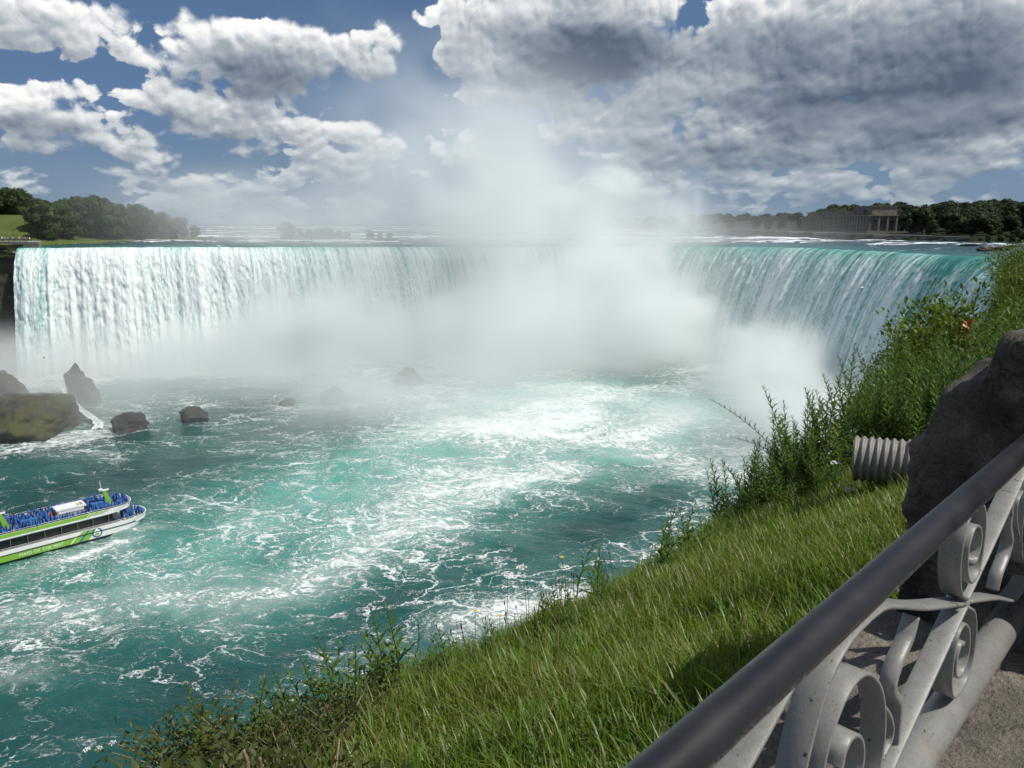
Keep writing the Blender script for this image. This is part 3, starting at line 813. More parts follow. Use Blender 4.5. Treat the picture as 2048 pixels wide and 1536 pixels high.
boulder(662, 810, 11, 5.5, 27, 'dark rounded boulder in the mist below the middle of the falls', BOULD)
boulder(572, 810, 6, 1.8, 31, 'low dark rock barely above the foam in the mist', BOULD)
boulder(812, 772, 12, 6, 33, 'faint boulder deep in the mist below the falls', BOULD)

# small cascade between the ledge and the pointed rocks
def cascade():
    A, B = at_z(128, 812, 0.0), at_z(205, 850, 0.0)
    pts = smooth_curve([A + np.array([-3, 5, 5.6]), A + np.array([0, 1, 5.0]), .5 * (A + B) + np.array([-1.5, 0, 3.0]), B + np.array([-2, 1, .9]), B + np.array([0, -3, -.3])], 8)
    n = len(pts); w = np.linspace(.5, 1.5, n) * (1 + .35 * vnoise(np.arange(n) * .6, 0 * np.arange(n))); u = np.linspace(-1, 1, 13)
    V = pts[:, None] + np.stack([w[:, None] * u, .35 * w[:, None] * u, .5 * fbm(np.arange(n)[:, None] * .4, u[None] * 3.0, 1.0, 3)], -1)
    m = simple_mat('white_cascade', (.56, .61, .61), .7, var=.4, scale=1.6, bump=1.0)
    o = obj('cascade', mesh_np('cascade', V.reshape(-1, 3), grid_faces(n, 13), m))
    tag(o, 'small white cascade pouring between the rock ledge and the pointed rock', 'cascade')
cascade()
# low rocks at the brink on the right, water breaking over them
for i, (x, y, w) in enumerate(((1940, 493, 9), (1968, 500, 5), (1982, 499, 4), (2003, 500, 6), (1955, 488, 8), (2030, 496, 9))):
    p = at_z(x, y, 52.0)
    o = obj('ledge_rock', rock_mesh('ledge_rock', (w * .5, w * .4, .9), 60 + i, BOULD, 3), loc=(p[0], p[1], 52.3))
    tag(o, 'low dark rock breaking the water by the brink beside the right bank', 'rock', 'low rocks by the brink')

# ------------------------------------------------------------------ trees
def leaf_material(name, a, b, trans=.25, rough=.6):
    m, g = material(name)
    oi = g.n('ShaderNodeObjectInfo').outputs['Random']
    geo = g.n('ShaderNodeNewGeometry')
    co = g.n('ShaderNodeTexCoord').outputs['Object']
    n = g.noise(co, .9, 3)
    t = g.add(g.mul(oi, .45), g.mul(g.lin(n, .3, .7), .55))
    c = g.mix(t, a, b)
    c = g.vec('SCALE', c, scale=g.lin(geo.outputs['Random Per Island'], 0, 1, .72, 1.28))
    p = pbsdf(g, c, rough, spec=.25)
    tr = g.n('ShaderNodeBsdfTranslucent'); g.put(tr.inputs[0], g.vec('MULTIPLY', c, (1.2, 1.25, .7)))
    mx = g.n('ShaderNodeMixShader'); mx.inputs[0].default_value = trans
    g.t.links.new(p, mx.inputs[1]); g.t.links.new(tr.outputs[0], mx.inputs[2])
    finish(g, mx.outputs[0]); return m
LEAF_TREE = leaf_material('tree_leaves', (.026, .050, .014), (.060, .088, .022))
LEAF_DARK = leaf_material('dark_tree_leaves', (.014, .028, .009), (.038, .056, .015))
BARK = simple_mat('bark', (.07, .055, .04), .9, var=.3, scale=2.0, bump=.5)
def leaf_quads(P, Nrm, size, R, tilt=.7, aspect=.55):
    """one pointed quad per point"""
    n = len(P)
    Nn = Nrm + tilt * R.normal(size=(n, 3)); Nn /= np.linalg.norm(Nn, axis=1)[:, None]
    U = np.cross(Nn, R.normal(size=(n, 3))); U /= np.linalg.norm(U, axis=1)[:, None]
    W = np.cross(Nn, U)
    s = np.asarray(size) * np.ones(n); s = s[:, None]
    V = np.stack([P - U * s * .5, P + W * s * aspect * .5 - U * s * .05, P + U * s * .5, P - W * s * aspect * .5 - U * s * .05], 1).reshape(-1, 3)
    F = np.arange(n * 4).reshape(n, 4)
    return V, F
def make_tree(seed, h=14.0, w=9.0, leaves=3000, leaf=.85, mat=LEAF_TREE, trunk=.06, core=True):
    R = np.random.default_rng(seed)
    root = thing('deciduous_tree')
    lobes = []
    nl = R.integers(13, 17)
    for i in range(nl):
        a = R.uniform(0, 2 * math.pi); zz = R.uniform(trunk + .1, .88)
        rad = w * .5 * math.sqrt(max(.1, 1 - ((zz - .45) / .55) ** 2)) * R.uniform(.35, .75)
        lobes.append((np.array([rad * math.cos(a), rad * math.sin(a), zz * h]), w * R.uniform(.17, .27)))
    lobes.append((np.array([0, 0, h * .84]), w * .24)); lobes.append((np.array([0, 0, h * .55]), w * .3))
    P, Nn = [], []
    ww = np.array([l[1] ** 2 for l in lobes]); cnt = (ww / ww.sum() * leaves).astype(int)
    for (c, r), k in zip(lobes, cnt):
        u = R.normal(size=(k, 3)); u /= np.linalg.norm(u, axis=1)[:, None]
        rr = r * (1 + .28 * fbm(u[:, 0] * 2 + c[0], u[:, 1] * 2 + c[1], u[:, 2] * 2, 2)) * R.uniform(.8, 1.08, k)
        P.append(c + u * rr[:, None] * np.array([1, 1, .82])); Nn.append(u + np.array([0, 0, .25]))
    P, Nn = np.concatenate(P), np.concatenate(Nn)
    V, F = leaf_quads(P, Nn, leaf * R.uniform(.6, 1.3, len(P)), R, .55, .8)
    crown = obj('crown', mesh_np('tree_crown', V, F, mat, smooth=False), root)
    tr = [tube_vf(smooth_curve([(0, 0, -1), (.1, .05, h * .2), (-.1, .1, h * .5), (0, 0, h * .8)], 4), np.linspace(.05 * h * .5, .04, 13), 7)]
    for (c, r) in lobes[:6]:
        tr.append(tube_vf(smooth_curve([(0, 0, h * R.uniform(.22, .45)), tuple(c * .5 + np.array([0, 0, h * .12])), tuple(c)], 4), np.linspace(.10, .03, 9), 5, cap=False))
    V, F = join(tr); obj('trunk', mesh_np('tree_trunk', V, F, BARK), root)
    if core:
        parts = []
        for c, r in lobes:
            v, f = ico(2); parts.append((v * r * .72 * (1 + .3 * fbm(v[:, 0] * 2, v[:, 1] * 2, v[:, 2] * 2 + c[0], 2))[:, None] + c, f))
        V, F = join(parts); obj('inner_foliage', mesh_np('tree_core', V, F, mat), crown)
    return root
TREES = [make_tree(101 + i, h=14, w=w, mat=LEAF_TREE) for i, w in enumerate((11.0, 13.0, 10.0, 12.0))]
DARKS = [make_tree(131 + i, h=15, w=w, mat=LEAF_DARK) for i, w in enumerate((12.0, 14.0, 11.0))]
_used = set()
def plant_tree(protos, k, loc, s, label, group, rz):
    src = protos[k % len(protos)]
    if src.name not in _used:
        _used.add(src.name); o = src; o.location = [float(c) for c in loc]; o.rotation_euler = (0, 0, rz); o.scale = (s, s, s)
    else: o = copy_thing(src, loc, rz, s)
    return tag(o, label, 'tree', group)
def woods():
    R = np.random.default_rng(77)
    # island: shore row, then rows behind, outline follows the photographed skyline (x, top y)
    sky = np.array([(-150, 395), (0, 378), (45, 372), (80, 388), (110, 402), (130, 394), (160, 388), (205, 386), (240, 402), (270, 402), (310, 418), (345, 426), (385, 428), (402, 462)])
    n = 0; pts = []
    tries = 0
    while n < 120 and tries < 9000:
        tries += 1
        x = R.uniform(-90, 396); D = R.uniform(338, 470)
        X = (x - 1024) / 1506 * D
        if not in_poly(np.array([X]), np.array([D]), ISLAND)[0]: continue
        dd = float(poly_dist(np.array([X]), np.array([D]), ISLAND)[0])
        if dd < 1.0: continue
        if x < 78 and D < 372: continue                      # the lawn stays open
        if any((X - a) ** 2 + (D - b) ** 2 < 13 for a, b in pts): continue
        z = float(island_z(np.array([X]), np.array([D]))[0])
        topz = at_d(x, np.interp(x, sky[:, 0], sky[:, 1]) + 4, D)[2]
        h = topz - z
        if h < 3: continue
        h = min(h, R.uniform(13, 20)) if D < 380 else min(h, 24) * R.uniform(.78, 1.06)
        if dd < 9: h = min(h, R.uniform(7, 11))
        if dd < 4: h = R.uniform(3.5, 6)
        pts.append((X, D)); n += 1
        edge = x > 300
        plant_tree(TREES, R.integers(0, 4), (X, D, z - .2), h / 14.0, 'green tree in the misty end of the wood on the island point' if edge else 'low bushy tree at the waterline of the island' if dd < 5 else 'leafy tree at the edge of the island lawn' if x < 130 and D < 395 else 'tall leafy tree on the skyline of the island wood' if h > 15.5 else 'green leafy tree inside the wood on the island above the falls', 'trees on the island', R.uniform(0, 6.3))
    # right bank wood
    sky2 = np.array([(1300, 448), (1400, 436), (1440, 432), (1520, 432), (1600, 424), (1640, 416), (1665, 406), (1690, 405), (1735, 406), (1760, 402), (1800, 401), (1830, 405), (1880, 398), (1920, 400), (1960, 393), (2000, 396), (2048, 392), (2200, 388)])
    n = 0; pts = []; tries = 0
    while n < 132 and tries < 16000:
        tries += 1
        D = R.uniform(385, 640); x = R.uniform(1560, 2130) if R.random() < .85 else R.uniform(1380, 1640)
        X = (x - 1024) / 1510 * D
        if not in_poly(np.array([X]), np.array([D]), RIGHT)[0]: continue
        if float(poly_dist(np.array([X]), np.array([D]), RIGHT)[0]) < 7: continue
        if 208 < X < 268 and 466 < D < 606: continue          # the powerhouse
        if D < 470 and X < 240 and x < 1765: continue
        if any((X - a) ** 2 + (D - b) ** 2 < 30 for a, b in pts): continue
        z = float(right_z(np.array([X]), np.array([D]))[0])
        h = at_d(x, np.interp(x, sky2[:, 0], sky2[:, 1]) + R.uniform(2, 9), D)[2] - z
        if h < 4: continue
        h = min(h, R.uniform(17, 25)) * R.uniform(.8, 1.05)
        if D < 425: h = min(h, R.uniform(8, 13))
        if x < 1770 and D < 480: h = min(h, R.uniform(5, 9))
        pts.append((X, D)); n += 1
        plant_tree(DARKS, R.integers(0, 3), (X, D, z - .2), h / 15.0, 'dark green tree standing before or beside the stone powerhouse' if x < 1790 and D < 500 else 'dark green tree rising behind the stone powerhouse' if x < 1790 else 'dark green tree just behind the low river wall' if D < 430 else 'tall dark tree on the skyline of the right bank wood' if D > 520 else 'dark green tree inside the wood along the right bank', 'trees on the right bank', R.uniform(0, 6.3))
    for i in range(14):                                       # behind the powerhouse
        x = 1618 + i * 13 + R.uniform(-5, 5); D = R.uniform(615, 660); X = (x - 1024) / 1510 * D; z = float(right_z(np.array([X]), np.array([D]))[0])
        h = at_d(x, np.interp(x, sky2[:, 0], sky2[:, 1]) + R.uniform(0, 5), D)[2] - z
        plant_tree(DARKS, i, (X, D, z - .2), max(h, 8) / 15.0, 'dark green tree rising behind the stone powerhouse', 'trees on the right bank', R.uniform(0, 6.3))
    # far upstream shore
    for i in range(44):
        D = R.uniform(700, 1050); x = 1150 + 480 * (i + R.uniform(0, 1)) / 44
        X = (x - 1024) / 1512 * D
        z = 57.2
        h = (at_d(x, 436 - 9 * sstep(x, 1200, 1500) + R.uniform(-3, 3), D)[2]) - z
        plant_tree(DARKS, R.integers(0, 3), (X, D, z - .5), max(h, 7) / 15.0, 'small distant tree on the far upstream shore', 'trees on the far shore', R.uniform(0, 6.3))
    for i in range(0):
        D = R.uniform(2500, 2800); x = 390 + 700 * (i + R.uniform(0, 1)) / 26
        X = (x - 1024) / 1512 * D
        plant_tree(DARKS, R.integers(0, 3), (X, D, 55.0), R.uniform(.6, .9), 'tiny tree on the horizon beyond the rapids', 'trees on the horizon', R.uniform(0, 6.3))
    # wooded islet just above the brink
    for i, (x, D, h) in enumerate(((572, 470, 12), (585, 462, 9), (603, 466, 8), (620, 460, 7), (634, 466, 7.5), (650, 468, 8), (664, 462, 7.4), (680, 464, 7), (696, 470, 6.0), (740, 480, 6.5), (760, 484, 5.6), (780, 486, 5))):
        X = (x - 1024) / 1506 * D
        plant_tree(TREES, i, (X, D, 50.6), h / 14.0, 'low tree on the hazy islet above the brink', 'trees on the islet', i * 1.3)
    # shrubs on the rocks by the right brink
    for i, (x, y, D, h) in enumerate(((1975, 486, 345, 3.2), (2000, 485, 340, 3.6), (2022, 486, 338, 4.0), (2045, 484, 335, 5.0), (2035, 476, 352, 6), (2060, 478, 340, 6), (2012, 480, 352, 4.2), (1960, 484, 350, 2.2))):
        p = at_d(x, y, D)
        plant_tree(DARKS, i, (p[0], p[1], 52.3), h / 15.0, 'low shrubby tree on the rocks beside the brink', 'shrubs beside the brink', i * .9)
woods()
def islet():
    for x0, x1, D in ((560, 705, 466), (720, 800, 482)):
        X0, X1 = (x0 - 1024) / 1506 * D, (x1 - 1024) / 1506 * D
        o = obj('islet', rock_mesh('islet', ((X1 - X0) / 2, 9, 1.6), 71 + x0, WOODS, 4, .2, .2), loc=((X0 + X1) / 2, D, 50.9 if x0 < 700 else 50.8))
        tag(o, kind='structure')
islet()
# ------------------------------------------------------------------ stone powerhouse upstream
STONE = simple_mat('pale_limestone', (.17, .148, .122), .9, var=.35, scale=.35, bump=.4)
STONE_D = simple_mat('weathered_limestone', (.095, .086, .076), .9, var=.35, scale=.3, bump=.4)
ROOFM = simple_mat('tile_roof', (.13, .12, .105), .8, var=.25, scale=.5)
GLASSD = simple_mat('dark_window', (.012, .014, .017), .25, var=.3, scale=.4)
CONC = simple_mat('river_wall_stone', (.16, .15, .13), .9, var=.3, scale=.6, bump=.3)
CONC_T = simple_mat('wall_coping', (.34, .33, .29), .85, var=.15, scale=.6)
def part_box(name, root, boxes, mat, parent=None):
    V, F = join([box_vf(c, s) for c, s in boxes])
    return obj(name, mesh_np(name, V, F, mat, smooth=False), parent or root)
def powerhouse():
    r = thing('powerhouse', (226, 480, 54.6))
    L = 112.0
    part_box('wall', r, [((15, L / 2, 5.6), (30, L, 11.2))], STONE_D)
    part_box('plinth', r, [((14.5, L / 2 - .3, .9), (31.4, L + 1.2, 1.8))], STONE)
    part_box('cornice', r, [((15, L / 2, 11.5), (32.0, L + 2.0, .8))], STONE)
    part_box('attic', r, [((16.5, L / 2 + 8, 13.2), (25, L - 20, 2.8))], STONE)
    part_box('roof', r, [((16.5, L / 2 + 8, 14.8), (27, L - 18, .5))], ROOFM)
    part_box('penthouse', r, [((14, 22, 14.5), (16, 26, 5.6))], STONE)
    part_box('penthouse_cornice', r, [((14, 22, 17.5), (17, 27, .5))], STONE)
    for i in range(26):                                   # river front: tall openings between piers
        y = 4 + i * 4.1
        w = part_box('window', r, [((-.06, y, 5.4), (.3, 2.4, 6.2))], GLASSD)
        part_box('pilaster', r, [((-.35, y + 2.05, 6.3), (.7, .95, 9.2))], STONE)
        part_box('attic_window', r, [((3.9, y + 8 if y < 96 else y - 20, 13.2), (.3, 1.3, 1.4))], GLASSD)
    for i in range(5):                                    # end wall towards the falls
        x = 3.5 + i * 5.6
        part_box('window', r, [((x, -.06, 5.6), (2.6, .3, 6.0))], GLASSD)
        part_box('pilaster', r, [((x + 2.8, -.35, 6.3), (1.0, .7, 9.2))], STONE)
    # portico at the corner
    part_box('portico_base', r, [((36, 6, 1.0), (13, 13, 2.0))], STONE)
    part_box('portico_roof', r, [((36, 6, 11.9), (14.5, 14.5, 1.4))], STONE)
    for i in range(4):
        for sx, sy in ((30.5 + i * 3.7, .6),):
            V, F = tube_vf([(sx, sy, 2), (sx, sy, 6), (sx, sy, 11.2)], [.62, .58, .5], 10)
            obj('column', mesh_np('column', V, F, STONE), r)
    tag(r, 'long pale stone powerhouse with tall windows and columned portico on the river bank', 'building')
powerhouse()
# low river wall along the right bank
def river_wall():
    P = np.array([(227, 372), (221, 415), (210, 480), (203, 560), (190, 660)], float); P = smooth_curve(np.c_[P, P[:, 0] * 0], 8)
    z = np.interp(P[:, 1], [300, 500, 800], [53.2, 54.9, 56.8])
    n = np.stack([np.gradient(P[:, 1]), -np.gradient(P[:, 0])], 1); n /= np.linalg.norm(n, axis=1)[:, None]
    r = thing('river_wall')
    def sweep(h0, h1, w0, w1, nm, mat):
        V = np.stack([np.c_[P[:, :2] + n * a, z + b] for a, b in ((w0, h0), (w0, h1), (w1, h1), (w1, h0))], 1).reshape(-1, 3)
        F = []
        for i in range(len(P) - 1):
            for j in range(4): F.append((i * 4 + j, i * 4 + (j + 1) % 4, (i + 1) * 4 + (j + 1) % 4, (i + 1) * 4 + j))
        obj(nm, mesh_np(nm, V, np.array(F), mat, smooth=False), r)
    sweep(-3.0, .25, -.9, .2, 'wall_body', CONC); sweep(.25, .6, -1.05, .35, 'coping', CONC_T)
    tag(r, 'low stone river wall with pale coping below the wood and powerhouse', 'wall')
river_wall()

# ------------------------------------------------------------------ people
def person_mesh(seed, cloak=True):
    R = np.random.default_rng(seed)
    prof = [(0, .19), (.45, .17), (.55, .30), (.85, .28), (1.15, .25), (1.38, .22), (1.46, .10), (1.50, .115), (1.60, .125), (1.70, .08), (1.73, .01)] if cloak else \
           [(0, .12), (.45, .12), (.80, .16), (1.05, .16), (1.30, .20), (1.42, .15), (1.48, .06), (1.54, .09), (1.62, .10), (1.70, .07), (1.73, .01)]
    n = 8; V = []
    for z, r in prof:
        for j in range(n):
            a = 2 * math.pi * j / n
            V.append((r * 1.12 * math.cos(a) * (1 + .06 * R.normal()), r * .82 * math.sin(a) + (.03 if z > 1.4 else 0), z))
    F = [(i * n + j, i * n + (j + 1) % n, (i + 1) * n + (j + 1) % n, (i + 1) * n + j) for i in range(len(prof) - 1) for j in range(n)]
    idx = []
    for i in range(len(prof) - 1):
        for j in range(n):
            face = (j in (5, 6)) and prof[i][0] >= 1.46 and prof[i][0] < 1.65
            idx.append(2 if face else (1 if i < 1 or (not cloak and i < 2) else 0))
    return np.array(V), np.array(F), idx
def cloth_material(name, a, b):
    m, g = material(name)
    oi = g.n('ShaderNodeObjectInfo').outputs['Random']
    co = g.n('ShaderNodeTexCoord').outputs['Object']
    n = g.noise(co, 4.0, 4)
    c = g.mix(oi, a, b); c = g.mix(g.lin(n, .3, .7), g.vec('SCALE', c, scale=.6), g.vec('SCALE', c, scale=1.35))
    finish(g, pbsdf(g, c, .35, g.bump(n, .8, .1), spec=.5)); return m
PONCHO = cloth_material('blue_poncho', (.005, .020, .10), (.03, .16, .46))
SKIN = simple_mat('skin', (.42, .26, .18), .6)
TROUS = simple_mat('dark_trousers', (.025, .027, .035), .8)
def person_data(name, seed, top, cloak=True):
    V, F, idx = person_mesh(seed, cloak)
    return mesh_np(name, V, F, mats=[top, TROUS, SKIN], mat_idx=idx)
# ------------------------------------------------------------------ tour boat
BOW = at_z(293, 1050, 0.0); STERN = at_z(0, 1128, 0.0)
HD = (BOW - STERN)[:2]; HD /= np.linalg.norm(HD); PORT = np.array([-HD[1], HD[0]])
BOAT_O = BOW[:2] - HD * 13.0 + PORT * 4.5
BOAT_R = math.atan2(HD[1], HD[0])
WHITE = simple_mat('boat_white_paint', (.80, .80, .78), .35, var=.05, scale=.4)
GREEN = simple_mat('boat_green_paint', (.22, .46, .05), .4, var=.06, scale=.4)
BLACK = simple_mat('boat_black_rubber', (.012, .012, .014), .6)
GLAZE = simple_mat('boat_dark_cabin', (.018, .018, .02), .2, var=.5, scale=.3)
DECK = simple_mat('boat_deck_grey', (.12, .13, .14), .8)
BLUEP = simple_mat('boat_blue_paint', (.03, .16, .36), .4)
SKYB = simple_mat('blue_stair_cover', (.03, .14, .36), .45)
LETTER = simple_mat('white_lettering', (.85, .85, .83), .5, var=.02)
STEEL = simple_mat('boat_rail_steel', (.55, .55, .55), .4, metal=.3)
def hb(x, x0=8.5, x1=14.4, B=4.5, e=2.3):
    t = np.clip((np.asarray(x, float) - x0) / (x1 - x0), 0, 1); return B * (1 - t ** e) ** (1 / e)
def ring_xy(z, x0, x1, B, n=34, xs=-13.5, e=2.3):
    t = np.linspace(0, math.pi / 2, n)
    x = x0 + (x1 - x0) * np.sin(t) ** (2 / e * 1.0); y = B * np.cos(t) ** (2 / e)
    st = [(xs, B)] + list(zip(x, y))
    pts = [(a, -b, z) for a, b in st] + [(a, b, z) for a, b in st[::-1][1:]]
    return np.array(pts)
def loft(rings, close_top=True, close_bottom=False):
    n = len(rings[0]); V = np.concatenate(rings); F = []
    for i in range(len(rings) - 1):
        for j in range(n): F.append((i * n + j, i * n + (j + 1) % n, (i + 1) * n + (j + 1) % n, (i + 1) * n + j))
    F = [tuple(f) for f in F]
    if close_top: F.append(tuple(range((len(rings) - 1) * n, len(rings) * n)))
    if close_bottom: F.append(tuple(range(n))[::-1])
    return V, F
def side_patch(name, root, mat, quads, y=-4.5, off=.03):
    """flat painted shapes on the starboard and port side: list of xz polygons"""
    for sgn in (1, -1):
        V, F = [], []
        for q in quads:
            b = len(V); V += [(x, sgn * (y - off), z) for x, z in q]; F.append(tuple(range(b, b + len(q)))[::1 if sgn > 0 else -1])
        obj(name, mesh_np(name, np.array(V), F, mat, smooth=False), root)
def build_boat():
    r = thing('tour_boat', (BOAT_O[0], BOAT_O[1], 0.0), BOAT_R)
    V, F = loft([ring_xy(-.8, 6.5, 12.3, 4.2), ring_xy(0.0, 7.5, 13.0, 4.5), ring_xy(1.2, 8.0, 13.7, 4.5), ring_xy(2.15, 8.5, 14.4, 4.5), ring_xy(2.15, 8.4, 14.2, 4.35), ring_xy(1.15, 8.4, 14.2, 4.35)])
    hull = obj('hull', mesh_np('hull', V, F, WHITE, smooth=False), r)
    V, F = loft([ring_xy(-.3, 7.3, 12.85, 4.53), ring_xy(.10, 7.6, 13.09, 4.53)], False); obj('waterline_stripe', mesh_np('waterline_stripe', V, F, BLACK), hull)
    V, F = loft([ring_xy(1.26, 8.02, 11.2, 4.60, e=6), ring_xy(1.42, 8.05, 11.2, 4.60, e=6)], True, True)
    P = []
    xs = np.linspace(-13.5, 11.2, 30)
    for sgn in (-1, 1):
        b = np.array([hb(x, 8.1, 13.75) for x in xs]) + .05
        P.append(tube_vf(np.stack([xs, sgn * b, xs * 0 + 1.34], 1), .085, 6))
    V, F = join(P); obj('rub_rail', mesh_np('rub_rail', V, F, BLACK), hull)
    side_patch('green_band', hull, GREEN, [[(-13.5, .12), (2.2, .12), (3.4, 1.26), (-13.5, 1.26)], [(.6, 1.44), (3.6, 1.44), (4.3, 2.08), (1.5, 2.08)]])
    side_patch('white_stripe', hull, LETTER, [[(-.9, .13), (-.65, .13), (.35, 1.25), (.10, 1.25)]], off=.034)
    side_patch('blue_stripe', hull, BLUEP, [[(.55, .13), (1.0, .13), (2.0, 1.25), (1.55, 1.25)], [(1.75, 1.45), (2.15, 1.45), (2.75, 2.07), (2.35, 2.07)]], off=.036)
    # emblem: blue ring with a white drop
    def emblem():
        t = np.linspace(0, 2 * math.pi, 33)[:-1]; n = 32
        for sgn in (-1, 1):
            V = np.concatenate([np.stack([3.9 + q * np.cos(t), sgn * (4.545 + 0 * t), 1.15 + q * np.sin(t)], 1) for q in (.95, .70)])
            F = [(j, (j + 1) % n, n + (j + 1) % n, n + j) for j in range(n)]
            e = obj('emblem', mesh_np('emblem', V, F, BLUEP, smooth=False), hull)
            rr = .62 * (1 + .55 * np.maximum(0, np.sin(t)) ** 4)
            V = np.stack([3.9 + rr * np.cos(t) * (1 - .45 * np.maximum(0, np.sin(t)) ** 2), sgn * (4.552 + 0 * t), 1.08 + rr * np.sin(t)], 1)
            obj('drop', mesh_np('drop', V, [tuple(range(n))], LETTER, smooth=False), hull)
            V = np.stack([3.85 + .42 * np.cos(t), sgn * (4.558 + 0 * t), .86 + .26 * np.sin(t)], 1)
            obj('wave_mark', mesh_np('wave_mark', V, [tuple(range(n))], GREEN, smooth=False), hull)
    emblem()
    cu = bpy.data.curves.new('hull_text', 'FONT'); cu.body = 'MAID OF THE MIST'; cu.size = .78; cu.space_character = 1.12; cu.space_word = 1.1; cu.extrude = .004; cu.align_x = 'CENTER'
    tmp = bpy.data.objects.new('hull_text', cu); COL.objects.link(tmp)
    me = bpy.data.meshes.new_from_object(tmp.evaluated_get(bpy.context.evaluated_depsgraph_get())); bpy.data.objects.remove(tmp, do_unlink=True)
    me.materials.clear(); me.materials.append(LETTER)
    w = max(v.co.x for v in me.vertices) - min(v.co.x for v in me.vertices)
    for sgn in (-1, 1):
        o = obj('lettering', me, hull); o.scale = (7.2 / w, 1, 1); o.location = (-5.6, sgn * 4.545, .42); o.rotation_euler = (math.pi / 2, 0, 0 if sgn < 0 else math.pi)
    part_box('main_deck', r, [((-2.5, 0, 1.2), (22, 8.6, .1))], DECK)
    # dark cabin behind the open side gallery
    part_box('cabin', r, [((-3.0, 0, 3.1), (20.5, 7.4, 2.0))], GLAZE)
    for sgn in (-1, 1):
        for i in range(9): part_box('post', r, [((-13 + i * 2.75, sgn * 4.32, 3.1), (.09, .09, 2.0))], DECK)
        xs = np.linspace(-13.5, 12.5, 30); b = hb(xs, 8.5, 14.3, 4.42)
        for z in (2.32, 2.55):
            V, F = tube_vf(np.stack([xs, sgn * b, xs * 0 + z], 1), .035, 5); obj('gallery_rail', mesh_np('gallery_rail', V, F, STEEL), r)
    # upper deck with its bulwark
    V, F = loft([ring_xy(4.1, 5.5, 9.6, 4.3, e=2.6), ring_xy(4.3, 6.0, 10.6, 4.52, e=2.6), ring_xy(5.35, 6.6, 11.6, 4.52, e=2.6), ring_xy(5.35, 6.5, 11.45, 4.40, e=2.6), ring_xy(4.4, 6.5, 11.3, 4.40, e=2.6)], True, True)
    ud = obj('upper_deck', mesh_np('upper_deck', V, F, WHITE, smooth=False), r)
    side_patch('green_band', ud, GREEN, [[(-13.5, 4.62), (3.0, 4.62), (4.9, 5.32), (-13.5, 5.32)]], off=.05)
    side_patch('white_stripe', ud, LETTER, [[(3.6 + k * .62, 4.64), (3.75 + k * .62, 4.64), (4.6 + k * .62, 5.30), (4.45 + k * .62, 5.30)] for k in range(-2, 0)], off=.055)
    side_patch('green_stripe', ud, GREEN, [[(3.3 + k * .5, 4.70), (3.55 + k * .5, 4.70), (5.3 + k * .55, 5.30), (5.0 + k * .55, 5.30)] for k in range(0, 4)], off=.052)
    for sgn in (-1, 1):
        xs = np.linspace(-13.5, 10.6, 28); b = hb(xs, 6.6, 11.5, 4.46, 2.6)
        V, F = tube_vf(np.stack([xs, sgn * b, xs * 0 + 5.62], 1), .04, 5); obj('deck_rail', mesh_np('deck_rail', V, F, STEEL), r)
        V, F = tube_vf(np.stack([xs, sgn * b, xs * 0 + 5.45], 1), .05, 5); obj('dark_rail', mesh_np('dark_rail', V, F, BLACK), r)
    # pilot house with a white canopy
    part_box('pilot_house', r, [((.4, -.9, 5.4), (4.6, 2.6, 2.0))], simple_mat('cream_panel', (.45, .42, .30), .6))
    part_box('canopy', r, [((-.2, -.8, 6.55), (3.6, 3.2, .28)), ((2.2, -2.2, 6.52), (1.5, .4, .30)), ((2.2, .6, 6.52), (1.5, .4, .30)), ((2.95, -.8, 6.50), (.4, 3.2, .32)), ((.5, -2.25, 6.15), (4.4, .12, .7))], WHITE)
    for x, y, lean in ((8.0, -1.0, -.8), (-9.6, -.9, -.8)):
        V = np.array([(x - .75, y - .18, 4.4), (x + .55, y - .18, 4.4), (x + .55, y + .18, 4.4), (x - .75, y + .18, 4.4), (x - .55 + lean, y - .12, 8.0), (x + lean, y - .12, 8.0), (x + lean, y + .12, 8.0), (x - .55 + lean, y + .12, 8.0)])
        F = [(0, 1, 5, 4), (1, 2, 6, 5), (2, 3, 7, 6), (3, 0, 4, 7), (4, 5, 6, 7)]
        m = obj('mast', mesh_np('mast', V, F, GREEN, smooth=False), r)
        part_box('radar', r, [((x + lean - .3, y, 8.2), (1.7, .35, .25)), ((x + lean - .9, y, 8.45), (.7, .7, .3))], WHITE, m)
        V, F = tube_vf([(x + lean - .8, y, 8.1), (x + lean - .85, y, 9.4), (x + lean - .85, y, 10.2 if x > 0 else 9.2)], .05, 5); obj('antenna', mesh_np('antenna', V, F, WHITE), m)
    for x, y, l in ((5.3, -1.6, 2.2), (-6.5, -1.9, 2.9), (-12.2, -1.9, 2.2)):
        part_box('stair_cover', r, [((x, y, 5.4), (l, .9, 1.5))], SKYB)
    tag(r, 'white and green double decked tour boat packed with people in blue ponchos', 'boat')
    return r
build_boat()
def boat_point(x, y, z):
    ca, sa = math.cos(BOAT_R), math.sin(BOAT_R)
    return (BOAT_O[0] + x * ca - y * sa, BOAT_O[1] + x * sa + y * ca, z)
